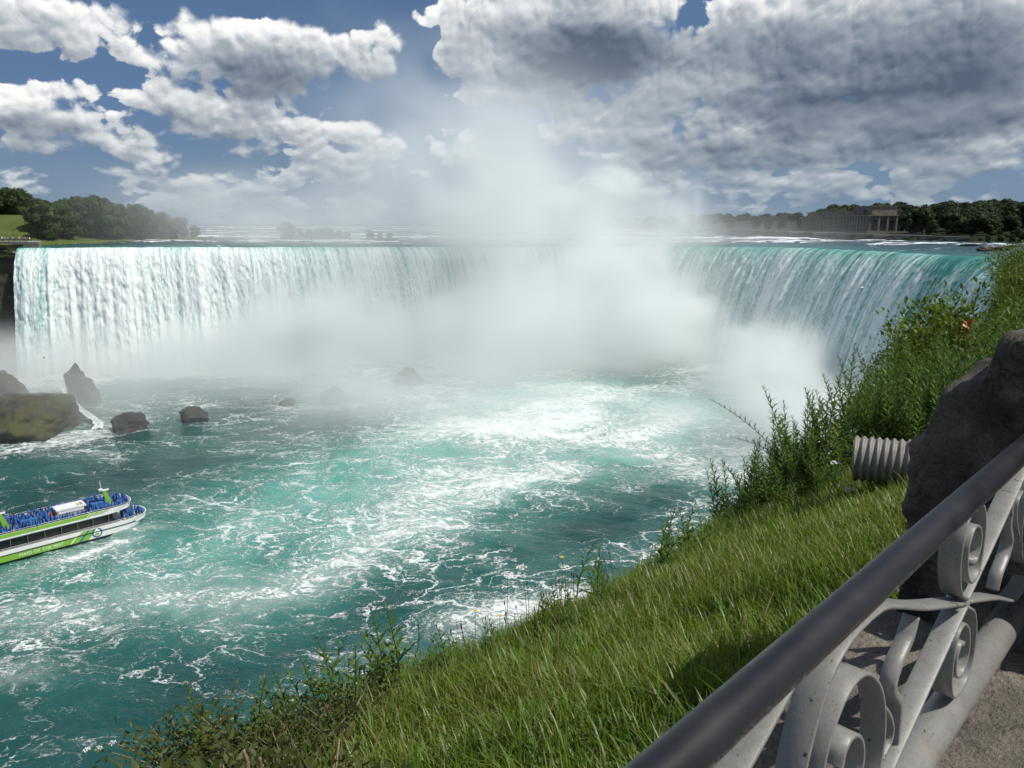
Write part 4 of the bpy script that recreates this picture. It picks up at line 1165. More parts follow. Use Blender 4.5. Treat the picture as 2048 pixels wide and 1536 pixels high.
def crowd():
    R = np.random.default_rng(8)
    data = [person_data('poncho_person', 20 + i, PONCHO) for i in range(5)]
    pts = []
    def place(x, y, z, label, group):
        o = obj('person', data[R.integers(0, 5)], loc=boat_point(x, y, z), rz=BOAT_R + R.uniform(-1, 1) + (math.pi / 2 if R.random() < .6 else -math.pi / 2), scale=R.uniform(.9, 1.06))
        tag(o, label, 'person', group)
    tries = 0
    while len(pts) < 300 and tries < 40000:
        tries += 1
        x = R.uniform(-13.2, 11.0); y = R.uniform(-4.25, 4.25)
        if abs(y) > float(hb(x, 6.5, 11.3, 4.25, 2.6)): continue
        if -2.2 < x < 3.6 and -2.7 < y < 1.0: continue
        if any(abs(x - a) < l / 2 + .3 and abs(y - b) < .75 for a, b, l in ((5.3, -1.6, 2.2), (-6.5, -1.9, 2.9), (-12.2, -1.9, 2.2), (8, -1, 1.6), (-9.6, -.9, 1.6))): continue
        if any((x - a) ** 2 + (y - b) ** 2 < .45 ** 2 for a, b in pts): continue
        pts.append((x, y)); place(x, y, 4.42, 'person in blue poncho ' + ('on the upper deck around the forward mast' if x > 5.5 else 'at the deck rail beside the white canopy' if x > -3 and y < -2.8 else 'on the upper deck behind the white canopy' if x > -3 else 'at the deck rail aft of the white canopy' if y < -2.6 else 'in the deck crowd between canopy and rear mast'), 'passengers on the upper deck')
    pts = []; tries = 0
    while len(pts) < 26 and tries < 4000:
        tries += 1
        x = R.uniform(9.6, 13.9); y = R.uniform(-4, 4)
        if abs(y) > float(hb(x, 8.4, 14.0, 4.1)) or any((x - a) ** 2 + (y - b) ** 2 < .5 ** 2 for a, b in pts): continue
        pts.append((x, y)); place(x, y, 1.27, 'person in blue poncho standing on the lower bow deck of the boat', 'passengers on the bow deck')
    RED = simple_mat('red_jacket', (.42, .02, .025), .6)
    o = obj('person', person_data('red_person', 40, RED), loc=boat_point(-2.9, -2.2, 5.0), rz=BOAT_R - 1.6, scale=1.08)
    tag(o, 'person in a red jacket beside the white canopy of the boat', 'person')
crowd()
# visitors at the terrace on the island
def visitors():
    R = np.random.default_rng(19)
    cols = [(.75, .74, .72), (.30, .04, .04), (.05, .08, .22), (.05, .05, .055), (.55, .35, .30), (.20, .25, .30), (.62, .60, .5)]
    names = ['white', 'red', 'navy', 'black', 'pink', 'grey', 'cream']
    data = [person_data('visitor', 60 + i, simple_mat('shirt_' + names[i], c, .8), False) for i, c in enumerate(cols)]
    for i in range(34):
        x = -30 + 92 * (i + R.uniform(0, .9)) / 34; D = R.uniform(315.5, 319)
        X = (x - 1024) / 1506 * D; k = R.integers(0, 7)
        z = 53.6
        o = obj('person', data[k], loc=(X, D, z), rz=R.uniform(0, 6), scale=R.uniform(.92, 1.05))
        tag(o, 'person in a %s top at the railing of the island terrace' % names[k], 'person', 'visitors on the island terrace')
    r = thing('terrace_wall', (-260, 311.5, 50.4), math.radians(-1))
    part_box('wall_body', r, [((4, 2.2, 1.2), (120, 2.0, 3.2))], CONC)
    part_box('slab', r, [((4, 1.4, -1.2), (118, 4.6, .8))], CONC_T)
    part_box('floor', r, [((0, 6.5, 2.9), (118, 9, .5))], CONC_T)
    rail = [((4, 1.4, 3.9), (118, .08, .1))] + [((-54 + i * 2.4, 1.4, 3.35), (.08, .08, 1.1)) for i in range(49)]
    part_box('guard_rail', r, rail, BLACK)
    tag(r, 'stone terrace wall with a guard rail on the island beside the brink', 'wall')
    # lamp post on the lawn
    p = at_d(27, 473, 324); l = thing('lamp_post', (p[0], p[1], 53.5))
    V, F = tube_vf([(0, 0, 0), (0, 0, 2.4), (0, 0, 4.6)], [.09, .07, .06], 6); obj('pole', mesh_np('pole', V, F, BLACK), l)
    part_box('lamp_head', l, [((.35, 0, 4.65), (.8, .3, .22))], BLACK)
    tag(l, 'thin dark lamp post on the island lawn', 'lamp post')
visitors()
def gull(px, py, D, span, label, dark=False):
    p = at_d(px, py, D); r = thing('gull', p, .5)
    mw = simple_mat('gull_white', (.8, .8, .8), .8); mg = simple_mat('gull_grey', (.10, .10, .11) if dark else (.28, .29, .31), .8)
    t = np.linspace(-1, 1, 9); V, F = tube_vf(np.stack([t * span * .2, t * 0, .02 * span * np.cos(t * 1.5)], 1), span * .055 * np.sqrt(np.clip(1 - t ** 2, .02, 1)), 8)
    obj('body', mesh_np('gull_body', V, F, mg if dark else mw), r)
    for sg in (-1, 1):
        y = np.array([0.02, .18, .34, .5]) * span * sg; x = np.array([0.0, .05, .03, -.08]) * span; z = np.array([.02, .10, .11, .085]) * span; c = np.array([.13, .12, .09, .02]) * span
        V = np.concatenate([np.stack([x + c * .5, y, z], 1), np.stack([x - c * .5, y, z - .01 * span], 1), np.stack([x, y, z + .012 * span], 1)])
        F = [(i, i + 1, 8 + i + 1, 8 + i) for i in range(3)] + [(8 + i, 8 + i + 1, 4 + i + 1, 4 + i) for i in range(3)] + [(4 + i, 4 + i + 1, i + 1, i) for i in range(3)]
        obj('wing', mesh_np('gull_wing', V, F, mg), r)
    tag(r, label, 'bird', 'gulls in the gorge')
gull(1725, 576, 60, 1.35, 'white gull gliding before the green right side of the falls')
gull(88, 716, 150, 1.4, 'dark gull gliding before the left foot of the falls', True)
# ------------------------------------------------------------------ foreground: wall, pier, railing
P0 = np.array([.16223, .66660]); AV = np.array([.70916, .70505]); NV = np.array([-.70505, .70916])
RAIL_RZ = math.atan2(AV[1], AV[0])
def W(a, n, z):
    """point from metres along the railing, metres towards the river, metres below the eye"""
    a, n, z = np.broadcast_arrays(np.asarray(a, float), np.asarray(n, float), np.asarray(z, float))
    return np.stack([P0[0] + a * AV[0] + n * NV[0], P0[1] + a * AV[1] + n * NV[1], EYE + z], -1)
def rail_paint():
    m, g = material('black_rail_paint')
    co = g.n('ShaderNodeTexCoord').outputs['Object']
    n = g.noise(co, 9, 6, .6); n2 = g.noise(co, 160, 3, .7); z = g.add(g.sep(co)[2], .55)
    under = g.step(g.add(z, g.mul(g.sub(n, .5), .02)), .004, -.014)
    c = g.mix(g.lin(n, .35, .7), (.010, .0105, .013), (.018, .018, .021))
    c = g.mix(g.mul(under, g.step(n2, .42, .62)), c, (.22, .205, .175))
    finish(g, pbsdf(g, c, g.lin(n, .3, .7, .36, .50), g.bump(g.add(n, g.mul(n2, .25)), .12, .004), spec=.4)); return m
def iron_paint():
    m, g = material('weathered_grey_iron')
    co = g.n('ShaderNodeTexCoord').outputs['Object']
    n = g.noise(co, 14, 7, .65); n2 = g.noise(co, 95, 5, .7); ch = g.noise(co, 38, 3, .5)
    c = g.mix(g.lin(n, .3, .7), (.175, .171, .158), (.25, .243, .222))
    c = g.mix(g.lin(n2, .42, .70, 0, .3), c, (.34, .33, .295))
    c = g.mix(g.step(ch, .69, .715), c, (.05, .05, .05))
    c = g.mix(g.step(g.noise(co, 210, 2, .5), .66, .72), c, (.08, .078, .072))
    c = g.mix(g.mul(g.step(g.noise(co, 5, 4, .6), .60, .70), g.step(n2, .45, .6)), c, (.20, .125, .07))
    finish(g, pbsdf(g, c, .42, g.bump(g.add(n2, g.mul(ch, .4)), .15, .003), spec=.5)); return m
RAILP, IRON = rail_paint(), iron_paint()
def strap(pts, w=.042, t=.0070, taper=(1, 1), per=10):
    """flat iron strap: an in-plane curve (along, height) swept to a bar w wide"""
    c = smooth_curve(pts, per); n = len(c)
    T = np.gradient(c, axis=0); T /= np.linalg.norm(T, axis=1)[:, None]; Nn = np.stack([-T[:, 1], T[:, 0]], 1)
    th = t * np.interp(np.linspace(0, 1, n), [0, .12, .88, 1], [taper[0], 1, 1, taper[1]])[:, None] / 2
    b = .0016
    prof = [(-w / 2 + b, 1), (w / 2 - b, 1), (w / 2, .62), (w / 2, -.62), (w / 2 - b, -1), (-w / 2 + b, -1), (-w / 2, -.62), (-w / 2, .62)]
    V = np.stack([np.stack([c[:, 0] + Nn[:, 0] * th[:, 0] * k, np.full(n, y), c[:, 1] + Nn[:, 1] * th[:, 0] * k], 1) for y, k in prof], 1).reshape(-1, 3)
    m = len(prof); F = [(i * m + j, (i + 1) * m + j, (i + 1) * m + (j + 1) % m, i * m + (j + 1) % m) for i in range(n - 1) for j in range(m)]
    F += [(0, 1, 2, 7), (2, 3, 6, 7), (3, 4, 5, 6)] + [tuple((n - 1) * m + k for k in q) for q in ((7, 2, 1, 0), (7, 6, 3, 2), (6, 5, 4, 3))]
    return V, np.array(F)
JX, JZ = 1.125, -.789
def build_railing():
    o0 = W(0, 0, 0)
    r = thing('iron_railing', o0, RAIL_RZ)
    V, F = tube_vf([(-1.2, 0, -.55), (-.2, 0, -.55), (.8, 0, -.55), (1.90, 0, -.55)], .0275, 28); obj('handrail', mesh_np('handrail', V, F, RAILP), r)
    V, F = tube_vf([(-1.2, 0, -1.072), (-.2, 0, -1.072), (.8, 0, -1.072), (1.90, 0, -1.072)], .039, 26); obj('bottom_rail', mesh_np('bottom_rail', V, F, IRON), r)
    big = [(1.10, -.782), (.826, -.685), (.66, -.617), (.58, -.588), (.51, -.581), (.44, -.586), (.370, -.622), (.320, -.715), (.306, -.82), (.338, -.925), (.42, -.995), (.53, -1.0), (.62, -.955), (.652, -.875), (.630, -.785), (.582, -.718), (.515, -.674), (.45, -.676), (.397, -.725), (.380, -.80), (.402, -.872), (.456, -.91), (.515, -.903), (.552, -.862), (.548, -.820), (.525, -.788), (.492, -.772), (.466, -.782), (.458, -.806)]
    diag = [(1.125, -.791), (.978, -.852), (.846, -.908), (.728, -.962), (.62, -1.02)]
    volG = [(1.134, -.802), (1.195, -.839), (1.234, -.904), (1.236, -.975), (1.195, -1.015), (1.115, -1.008), (1.072, -.961), (1.058, -.899), (1.068, -.847), (1.115, -.834), (1.167, -.875), (1.188, -.935), (1.155, -.970), (1.105, -.952), (1.086, -.912), (1.103, -.880), (1.135, -.888)]
    leaf = [(.770, -.945), (.768, -.895), (.758, -.850), (.712, -.800), (.726, -.763), (.777, -.731), (.800, -.695)]
    arc = [(.640, -.79), (.69, -.834), (.724, -.880), (.722, -.910), (.685, -.925)]
    def rot(p): return [(2 * JX - x, 2 * JZ - z) for x, z in p]
    k = 0
    for nm, p, kw in (('scroll', big, dict(taper=(1, 1.6))), ('diagonal_strap', diag, {}), ('volute', volG, dict(taper=(1, 1.7))), ('leaf', leaf, dict(t=.016, w=.028, taper=(.6, .35))), ('curl', arc, dict(w=.030, taper=(.6, .6)))):
        for q in (p, rot(p)):
            V, F = strap(q, **kw)
            V[:, 1] += [0, .0012, -.0009, .0018, -.0014][k % 5]; k += 1
            obj(nm, mesh_np(nm, V, F, IRON), r)
    V, F = ico(3); obj('boss', mesh_np('boss', V * np.array([.024, .023, .018]) + np.array([JX, 0, JZ]), F, IRON), r)
    # the neighbouring motif, just beyond the frame
    for nm, p in (('scroll', big), ('diagonal_strap', diag), ('volute', volG)):
        for q in (p, rot(p)):
            V, F = strap([(x - 1.36, z) for x, z in q], .042)
            if V[:, 0].max() > .33: continue
            obj(nm, mesh_np(nm, V, F, IRON), r)
    V, F = tube_vf([(-1.15, 0, -1.3), (-1.15, 0, -.95), (-1.15, 0, -.55)], .03, 12); obj('post', mesh_np('post', V, F, IRON), r)
    for a in (.20, 1.62):
        V, F = tube_vf([(a, 0, -1.32), (a, 0, -1.15), (a, 0, -1.08)], .016, 10); obj('stub', mesh_np('stub', V, F, IRON), r)
    tag(r, 'black handrail with grey wrought iron scrolls on the stone wall', 'railing')
build_railing()

WALLROCK = rock_material('wall_stone', (.27, .235, .19), (.12, .105, .085), None, 9.0, 0.0, .85)
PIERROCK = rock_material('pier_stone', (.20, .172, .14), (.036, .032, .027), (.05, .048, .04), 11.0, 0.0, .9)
def rough_block(a0, a1, n0, n1, z0, z1, seed, mat, name, parent, res=.035, amp=.03, rnd=.06, loc=None):
    """irregular quarried block in railing coordinates"""
    c = np.array([(a0 + a1) / 2, (n0 + n1) / 2, (z0 + z1) / 2]); s = np.array([a1 - a0, n1 - n0, z1 - z0])
    nd = np.maximum(2, (s / res).astype(int)); V, F, o = [], [], 0
    for ax in range(3):
        u, v = [(1, 2), (2, 0), (0, 1)][ax]
        for sg in (-1, 1):
            U, Vv = np.meshgrid(np.linspace(-.5, .5, nd[u] + 1), np.linspace(-.5, .5, nd[v] + 1), indexing='ij')
            P = np.zeros(U.shape + (3,)); P[..., ax] = sg * .5; P[..., u] = U; P[..., v] = Vv
            f = grid_faces(*U.shape); F.append((f if sg > 0 else f[:, ::-1]) + o); o += U.size; V.append((P * s).reshape(-1, 3))
    V = np.concatenate(V); F = np.concatenate(F)
    # round the edges, then roughen
    inner = np.clip(V, -(s / 2 - rnd), s / 2 - rnd); d = V - inner; L = np.linalg.norm(d, axis=1)
    k = L > 1e-9; V[k] = inner[k] + d[k] / L[k][:, None] * np.minimum(L[k], rnd)[:, None]
    q = V + c; sd = seed * 7.3
    nrm = V / (s / 2); nrm = np.sign(nrm) * np.abs(nrm) ** 4; nrm /= np.linalg.norm(nrm, axis=1)[:, None] + 1e-9
    lay = np.round(fbm(q[:, 0] * 1.5, q[:, 1] * 1.5, q[:, 2] * 9 + sd, 2) * 4) / 4
    disp = amp * (1.3 * fbm(q[:, 0] * 3 + sd, q[:, 1] * 3, q[:, 2] * 3, 5, .58) + .45 * lay + .5 * np.round(3 * fbm(q[:, 0] * 5, q[:, 1] * 5 + sd, q[:, 2] * 5, 3)) / 3)
    V = V + nrm * disp[:, None] + c
    return obj(name, mesh_np(name, V, F, mat), parent)
def build_wall():
    o0 = W(0, 0, 0)
    r = thing('stone_wall', o0, RAIL_RZ)
    cuts = [-2.0, -1.25, -.45, .32, 1.04, 1.80]
    for i, (a, b) in enumerate(zip(cuts[:-1], cuts[1:])):
        if i % 2 == 0:
            rough_block(a + .006, b - .006, -.50, .36, -1.40, -1.185, 10 + i, WALLROCK, 'capstone', r, amp=.030, rnd=.045, res=.022)
        else:
            rough_block(a + .006, b - .006, -.50, -.02, -1.40, -1.19, 30 + i, WALLROCK, 'capstone', r, amp=.030, rnd=.04, res=.022)
            rough_block(a + .006, b - .006, -.012, .35, -1.40, -1.18, 50 + i, WALLROCK, 'capstone', r, amp=.032, rnd=.045, res=.022)
    rough_block(-2.0, 1.82, -.46, .31, -2.6, -1.41, 5, WALLROCK, 'wall_core', r, amp=.03, res=.06)
    tag(r, 'low rough stone wall with brown capstones under the railing', 'wall')
    p = thing('stone_pier', o0, RAIL_RZ)
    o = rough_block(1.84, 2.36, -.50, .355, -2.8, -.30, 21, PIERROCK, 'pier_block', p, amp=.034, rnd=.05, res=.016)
    me = o.data; co = np.empty(len(me.vertices) * 3, np.float32); me.vertices.foreach_get('co', co); co = co.reshape(-1, 3)
    # the top falls away towards the river
    t = np.clip((co[:, 1] - .0) / .36, 0, 1); up = np.clip((co[:, 2] + 1.2) / .9, 0, 1)
    co[:, 2] -= up * (.05 * t + .13 * sstep(t, .38, .50) + .17 * sstep(t, .74, .9)); co[:, 0] += .05 * up * t
    me.vertices.foreach_set('co', co.ravel()); me.update()
    tag(p, 'large dark rough stone pier at the end of the railing', 'stone pier')
build_wall()

# ------------------------------------------------------------------ the bank below the wall
def bank_edge(a):
    return np.interp(a, [-6, -1, 0, 1.5, 2.5, 4, 5, 6.5, 9, 14, 24, 60], [3.9, 3.45, 3.35, 3.05, 2.9, 2.85, 2.9, 3.0, 3.18, 3.6, 5.0, 11.6])
def bank_z(a, n):
    e = bank_edge(a); zb = np.interp(a, [-6, 7, 14, 30, 60], [-2.84, -2.84, -2.84, -2.7, -2.4])
    t = (n - .3) / (e - .3)
    z = -1.44 + (zb + 1.44) * np.clip(t, -1, 1.0) + .06 * fbm(a * .9, n * .9, 4.0, 3)
    over = np.maximum(n - e, 0)
    return z - over * 1.2 - over ** 2 * 1.6
def soil_material():
    m, g = material('bank_soil')
    co = g.n('ShaderNodeTexCoord').outputs['Object']
    n = g.noise(co, 6, 6, .6)
    c = g.mix(g.lin(n, .3, .7), (.018, .022, .008), (.05, .06, .018))
    finish(g, pbsdf(g, c, .95, g.bump(n, .8, .05), spec=.1)); return m
def build_bank():
    a = np.concatenate([np.arange(-7, 9, .2), np.arange(9, 62, .8)]); k = np.concatenate([np.linspace(0, 1, 24), 1 + np.array([.1, .3, .6, 1.0, 1.6, 2.4])])
    A, K = np.meshgrid(a, k, indexing='ij'); e = bank_edge(A)
    N_ = np.where(K <= 1, .1 + (e - .1) * K, e + (K - 1) * 2.2)
    Z = bank_z(A, N_); Z = np.maximum(Z, -60.5)
    V = W(A, N_, Z).reshape(-1, 3)
    tag(obj('grassy_bank', mesh_np('bank', V, grid_faces(*A.shape)[:, ::-1], soil_material())), kind='structure')
    # cliff below
    A2, Z2 = np.meshgrid(a, np.linspace(-14, -60.5, 30), indexing='ij')
    N2 = bank_edge(A2) + 3.0 + (-14 - Z2) * .12 + 1.2 * fbm(A2 * .2, Z2 * .2, 1.0, 4)
    tag(obj('gorge_cliff', mesh_np('gorge_cliff', W(A2, N2, Z2).reshape(-1, 3), grid_faces(*A2.shape)[:, ::-1], CLIFF)), kind='structure')
    # promenade on the near side of the wall
    V = W(np.array([-9, 12, 12, -9.]), np.array([-.52, -.52, -9, -9.]), np.full(4, -1.66))
    m, g = material('promenade_paving'); co = g.n('ShaderNodeTexCoord').outputs['Object']
    finish(g, pbsdf(g, g.mix(g.noise(co, 5, 6, .6), (.16, .155, .145), (.26, .25, .235)), .9))
    tag(obj('promenade', mesh_np('promenade', V, [(0, 1, 2, 3)], m)), kind='structure')
build_bank()

# ------------------------------------------------------------------ grass
def blade_material():
    m, g = material('grass_blades')
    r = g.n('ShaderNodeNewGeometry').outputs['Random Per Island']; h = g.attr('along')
    co = g.n('ShaderNodeTexCoord').outputs['Object']
    n = g.noise(co, 1.1, 3)
    c = g.mix(r, (.075, .140, .012), (.185, .265, .030))
    c = g.mix(g.lin(n, .40, .66, 0, .6), c, (.14, .165, .026))
    c = g.mix(g.lin(n, .42, .28, 0, .6), c, (.045, .090, .012))
    c = g.mix(g.step(r, .90, .93), c, (.23, .19, .09))
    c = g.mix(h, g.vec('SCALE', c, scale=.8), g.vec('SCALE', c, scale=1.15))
    p = pbsdf(g, c, .42, spec=.45)
    tr = g.n('ShaderNodeBsdfTranslucent'); g.put(tr.inputs[0], g.vec('MULTIPLY', c, (1.5, 1.5, .7)))
    mx = g.n('ShaderNodeMixShader'); mx.inputs[0].default_value = .42
    g.t.links.new(p, mx.inputs[1]); g.t.links.new(tr.outputs[0], mx.inputs[2])
    finish(g, mx.outputs[0]); return m
def blades(a, n, h, w, R, bend=.55, lean=None):
    """curved 3-segment blades; returns V, F, along"""
    k = len(a); base = W(a, n, bank_z(a, n) - .02)
    th = R.uniform(0, 2 * math.pi, k); dirv = np.stack([np.cos(th), np.sin(th), np.zeros(k)], 1)
    if lean is not None: dirv = dirv * .8 + lean
    perp = np.stack([-np.sin(th), np.cos(th), np.zeros(k)], 1)
    bd = R.uniform(.08, bend, k)
    ts = np.array([0, .4, .75, 1.0]); ws = np.array([.75, 1.0, .65, .04])
    V = np.zeros((k, 8, 3)); al = np.zeros((k, 8))
    for i, (t, q) in enumerate(zip(ts, ws)):
        c = base + np.array([0, 0, 1.0]) * (h * t * (1 - .3 * bd * t))[:, None] + dirv * (h * bd * t ** 2)[:, None]
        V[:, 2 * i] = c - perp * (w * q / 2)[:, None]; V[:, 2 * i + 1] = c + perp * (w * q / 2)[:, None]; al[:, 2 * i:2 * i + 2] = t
    o = (np.arange(k) * 8)[:, None, None]
    f = np.array([[0, 1, 3, 2], [2, 3, 5, 4], [4, 5, 7, 6]])[None] + o
    return V.reshape(-1, 3), f.reshape(-1, 4), al.ravel()
def build_grass():
    R = np.random.default_rng(5)
    N = 210000
    a = R.uniform(-1.2, 8.2, N * 2); n = R.uniform(.33, 1.0, N * 2) ** 1.0
    u = R.uniform(0, 1, N * 2) ** .85; n = .34 + (bank_edge(a) + .18 - .34) * u
    # leave the brush corner and weed patch thinner
    keep = np.ones(len(a), bool)
    br = (n > 1.55 + 1.0 * np.clip(a - .2, 0, 3) + .3 * fbm(n * 2, a * 2, 3.0, 2)) & (a < 1.9)
    keep &= ~(br & (R.random(len(a)) < .88))
    keep &= ~((a > 6.2) & (n > 1.2) & (R.random(len(a)) < .6))
    keep &= R.random(len(a)) < np.interp(a, [-1, 2.5, 5, 8], [.95, .9, .62, .45])
    a, n = a[keep][:N], n[keep][:N]; k = len(a)
    clump = fbm(a * 1.7, n * 1.7, 8.0, 3)
    h = R.gamma(6, 1 / 6, k) * (.112 + .06 * clump) * np.where(R.random(k) < .05, 1.5, 1.0); h = np.clip(h, .04, .28)
    w = R.uniform(.0035, .0085, k) * np.interp(a, [0, 5, 8], [1, 1.15, 1.3])
    V, F, al = blades(a, n, h, w, R, 1.0, np.array([-.03, .0, 0]))
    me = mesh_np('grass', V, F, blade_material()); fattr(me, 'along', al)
    tag(obj('grass', me), 'long green grass growing on the bank below the wall', kind='stuff')
build_grass()

# ------------------------------------------------------------------ corrugated drain pipe
def drain():
    p = at_d(1728, 918, 5.6)
    n = 170; t = np.linspace(0, 1, n); L = .95
    m, g = material('corrugated_metal'); co = g.n('ShaderNodeTexCoord').outputs['Object']
    nz = g.noise(co, 9, 6, .6)
    finish(g, pbsdf(g, g.mix(g.step(nz, .52, .72), (.22, .205, .185), (.16, .11, .08)), .6, g.bump(nz, .3, .01), metal=.15))
    d = np.array([-.86, .50, -.06]); d /= np.linalg.norm(d)
    V, F = [], []
    r = .172 + .011 * np.sin(t * 2 * math.pi * 18)
    pts = p[None] - d[None] * ((t * L) - .07)[:, None]
    v1, f1 = tube_vf(pts, r, 40, cap=False); v2, f2 = tube_vf(pts, r - .012, 40, cap=False)
    V, F = join([(v1, f1), (v2, f2[:, ::-1])])
    ring = np.array([(j, (j + 1) % 40, len(v1) + (j + 1) % 40, len(v1) + j) for j in range(40)])
    F = np.concatenate([F, ring])
    tag(obj('drain_pipe', mesh_np('drain_pipe', V, F, m)), 'grey corrugated drain pipe sticking out of the bank beside the pier', 'pipe')
drain()
# ------------------------------------------------------------------ plants on the bank
WEED = leaf_material('weed_leaves', (.045, .100, .010), (.12, .185, .024), .35, .5)
SHRUB = leaf_material('shrub_leaves', (.050, .100, .010), (.16, .21, .024), .35, .45)
BRUSHL = leaf_material('broad_leaves', (.030, .065, .014), (.13, .125, .035), .35, .5)
STEM = simple_mat('green_stem', (.07, .10, .03), .7)
TWIG = simple_mat('bare_twig', (.24, .165, .105), .85, var=.3, scale=9.0, bump=.4)
YELLOW = simple_mat('yellow_flower', (.62, .42, .02), .7); UMBEL = simple_mat('white_flower', (.78, .78, .70), .8)
REDLEAF = simple_mat('red_young_leaf', (.36, .10, .035), .45, var=.35, scale=20); BROWN = simple_mat('brown_seed_head', (.075, .045, .028), .9)
def leaf_along(base, direc, up, L, Wd):
    """pointed leaf of two quads folded along its rib"""
    base, direc, up = (np.asarray(q, float) for q in (base, direc, up))
    side = np.cross(direc, up); side /= np.linalg.norm(side, axis=1)[:, None] + 1e-9
    nrm = np.cross(side, direc)
    L = np.asarray(L)[:, None]; Wd = np.asarray(Wd)[:, None]
    tip = base + direc * L - nrm * L * .12; mid = base + direc * L * .45 + nrm * L * .03
    V = np.stack([base, mid + side * Wd * .5 + nrm * Wd * .12, tip, mid - side * Wd * .5 + nrm * Wd * .12, mid], 1)
    n = len(base); o = (np.arange(n) * 5)[:, None]
    F = np.concatenate([np.array([[0, 4, 2, 1]]) + o, np.array([[0, 3, 2, 4]]) + o])
    return V.reshape(-1, 3), F
def stem_curve(h, lean, R):
    az = R.uniform(0, 6.28); t = np.linspace(0, 1, 9)
    return np.stack([h * lean * t ** 2 * math.cos(az), h * lean * t ** 2 * math.sin(az), h * t * (1 - .2 * lean * t)], 1)
def goldenrod(seed, h=1.0, lean=.2, n=62, leaf=.105, flower=True, width=.17):
    R = np.random.default_rng(seed); root = thing('goldenrod_plant'); stems, LV = [], []
    for k in range(3):
        hh = h * (1 if k == 0 else R.uniform(.6, .9)); c = stem_curve(hh, lean + .15 * k, R); c[:, :2] += R.normal(0, .035, 2)
        stems.append(tube_vf(c, np.linspace(.0055, .002, 9), 5, cap=False))
        m = n if k == 0 else int(n * .7)
        t = np.linspace(.12, .99, m); P = np.stack([np.interp(t, np.linspace(0, 1, 9), c[:, q]) for q in range(3)], 1)
        az = np.arange(m) * 2.4 + R.uniform(0, 6); upf = .25 + .9 * t
        d = np.stack([np.cos(az), np.sin(az), upf + .1 * R.normal(size=m)], 1); d /= np.linalg.norm(d, axis=1)[:, None]
        Ls = leaf * np.interp(t, [0, .3, .75, 1], [.7, 1.15, .75, .35]) * R.uniform(.8, 1.2, m)
        LV.append(leaf_along(P, d, np.tile([0, 0, 1.0], (m, 1)), Ls, Ls * width))
    V, F = join(stems); obj('stem', mesh_np('stem', V, F, STEM), root)
    V, F = join(LV); obj('leaves', mesh_np('weed_leaves', V, F, WEED), root)
    if flower:
        P = c[-1] + R.normal(0, 1, (26, 3)) * np.array([.022, .022, .04]); V, F = leaf_quads(P, np.tile([0, 0, 1.0], (26, 1)), .012, R, 1.0, .9)
        obj('flower_head', mesh_np('flower_head', V, F, YELLOW), root)
    return root
def leafy_shrub(seed, h=1.5, w=1.4, leaves=1500, leaf=.075, mat=SHRUB, name='leafy_shrub', twigs=26, upright=.5):
    R = np.random.default_rng(seed); root = thing(name); st, P, D = [], [], []
    for k in range(twigs):
        az = R.uniform(0, 6.28); rr = w * .5 * math.sqrt(R.uniform(.02, 1)); hh = h * R.uniform(.5, 1.0) * (1 - .35 * (rr / (w * .5)) ** 2)
        c = smooth_curve([(0, 0, -.05), (rr * .35 * math.cos(az), rr * .35 * math.sin(az), hh * .4), (rr * math.cos(az) + R.normal(0, .05), rr * math.sin(az) + R.normal(0, .05), hh)], 5)
        st.append(tube_vf(c, np.linspace(.012 * h, .0025, len(c)), 5, cap=False))
        m = leaves // twigs; t = R.uniform(.25, 1.0, m) ** .7
        q = np.stack([np.interp(t, np.linspace(0, 1, len(c)), c[:, j]) for j in range(3)], 1)
        off = R.normal(size=(m, 3)) * np.array([1, 1, .7]) * .085 * w
        P.append(q + off); D.append(off / (np.linalg.norm(off, axis=1)[:, None] + 1e-9) + np.array([0, 0, upright]))
    P, D = np.concatenate(P), np.concatenate(D); D /= np.linalg.norm(D, axis=1)[:, None]
    Ls = leaf * R.uniform(.6, 1.3, len(P))
    up = np.tile([0, 0, 1.0], (len(P), 1)) + .5 * R.normal(size=(len(P), 3))
    V, F = leaf_along(P, D, up, Ls, Ls * .45); obj('leaves', mesh_np('shrub_leaves', V, F, mat), root)
    V, F = join(st); obj('branches', mesh_np('branches', V, F, TWIG), root)
    return root
def bank_point(px, py, D):
    p = at_d(px, py, D); r = p[:2] - P0; return float(r @ AV), float(r @ NV)
def bank_hit(px, py, lo=2.0, hi=40.0):
    """where the line of sight meets the bank (along, out)"""
    D = np.linspace(lo, hi, 1500); d = ray(px, py); P = d[None] * (D / d[1])[:, None]
    r = P[:, :2] - P0; a, n = r @ AV, r @ NV
    k = np.argmax((P[:, 2] < bank_z(a, n)) & (n > .2)); return float(a[k]), float(n[k])
def on_bank(a, n, dz=0.0): return W(a, n, float(bank_z(np.array(a), np.array(n))) + dz)

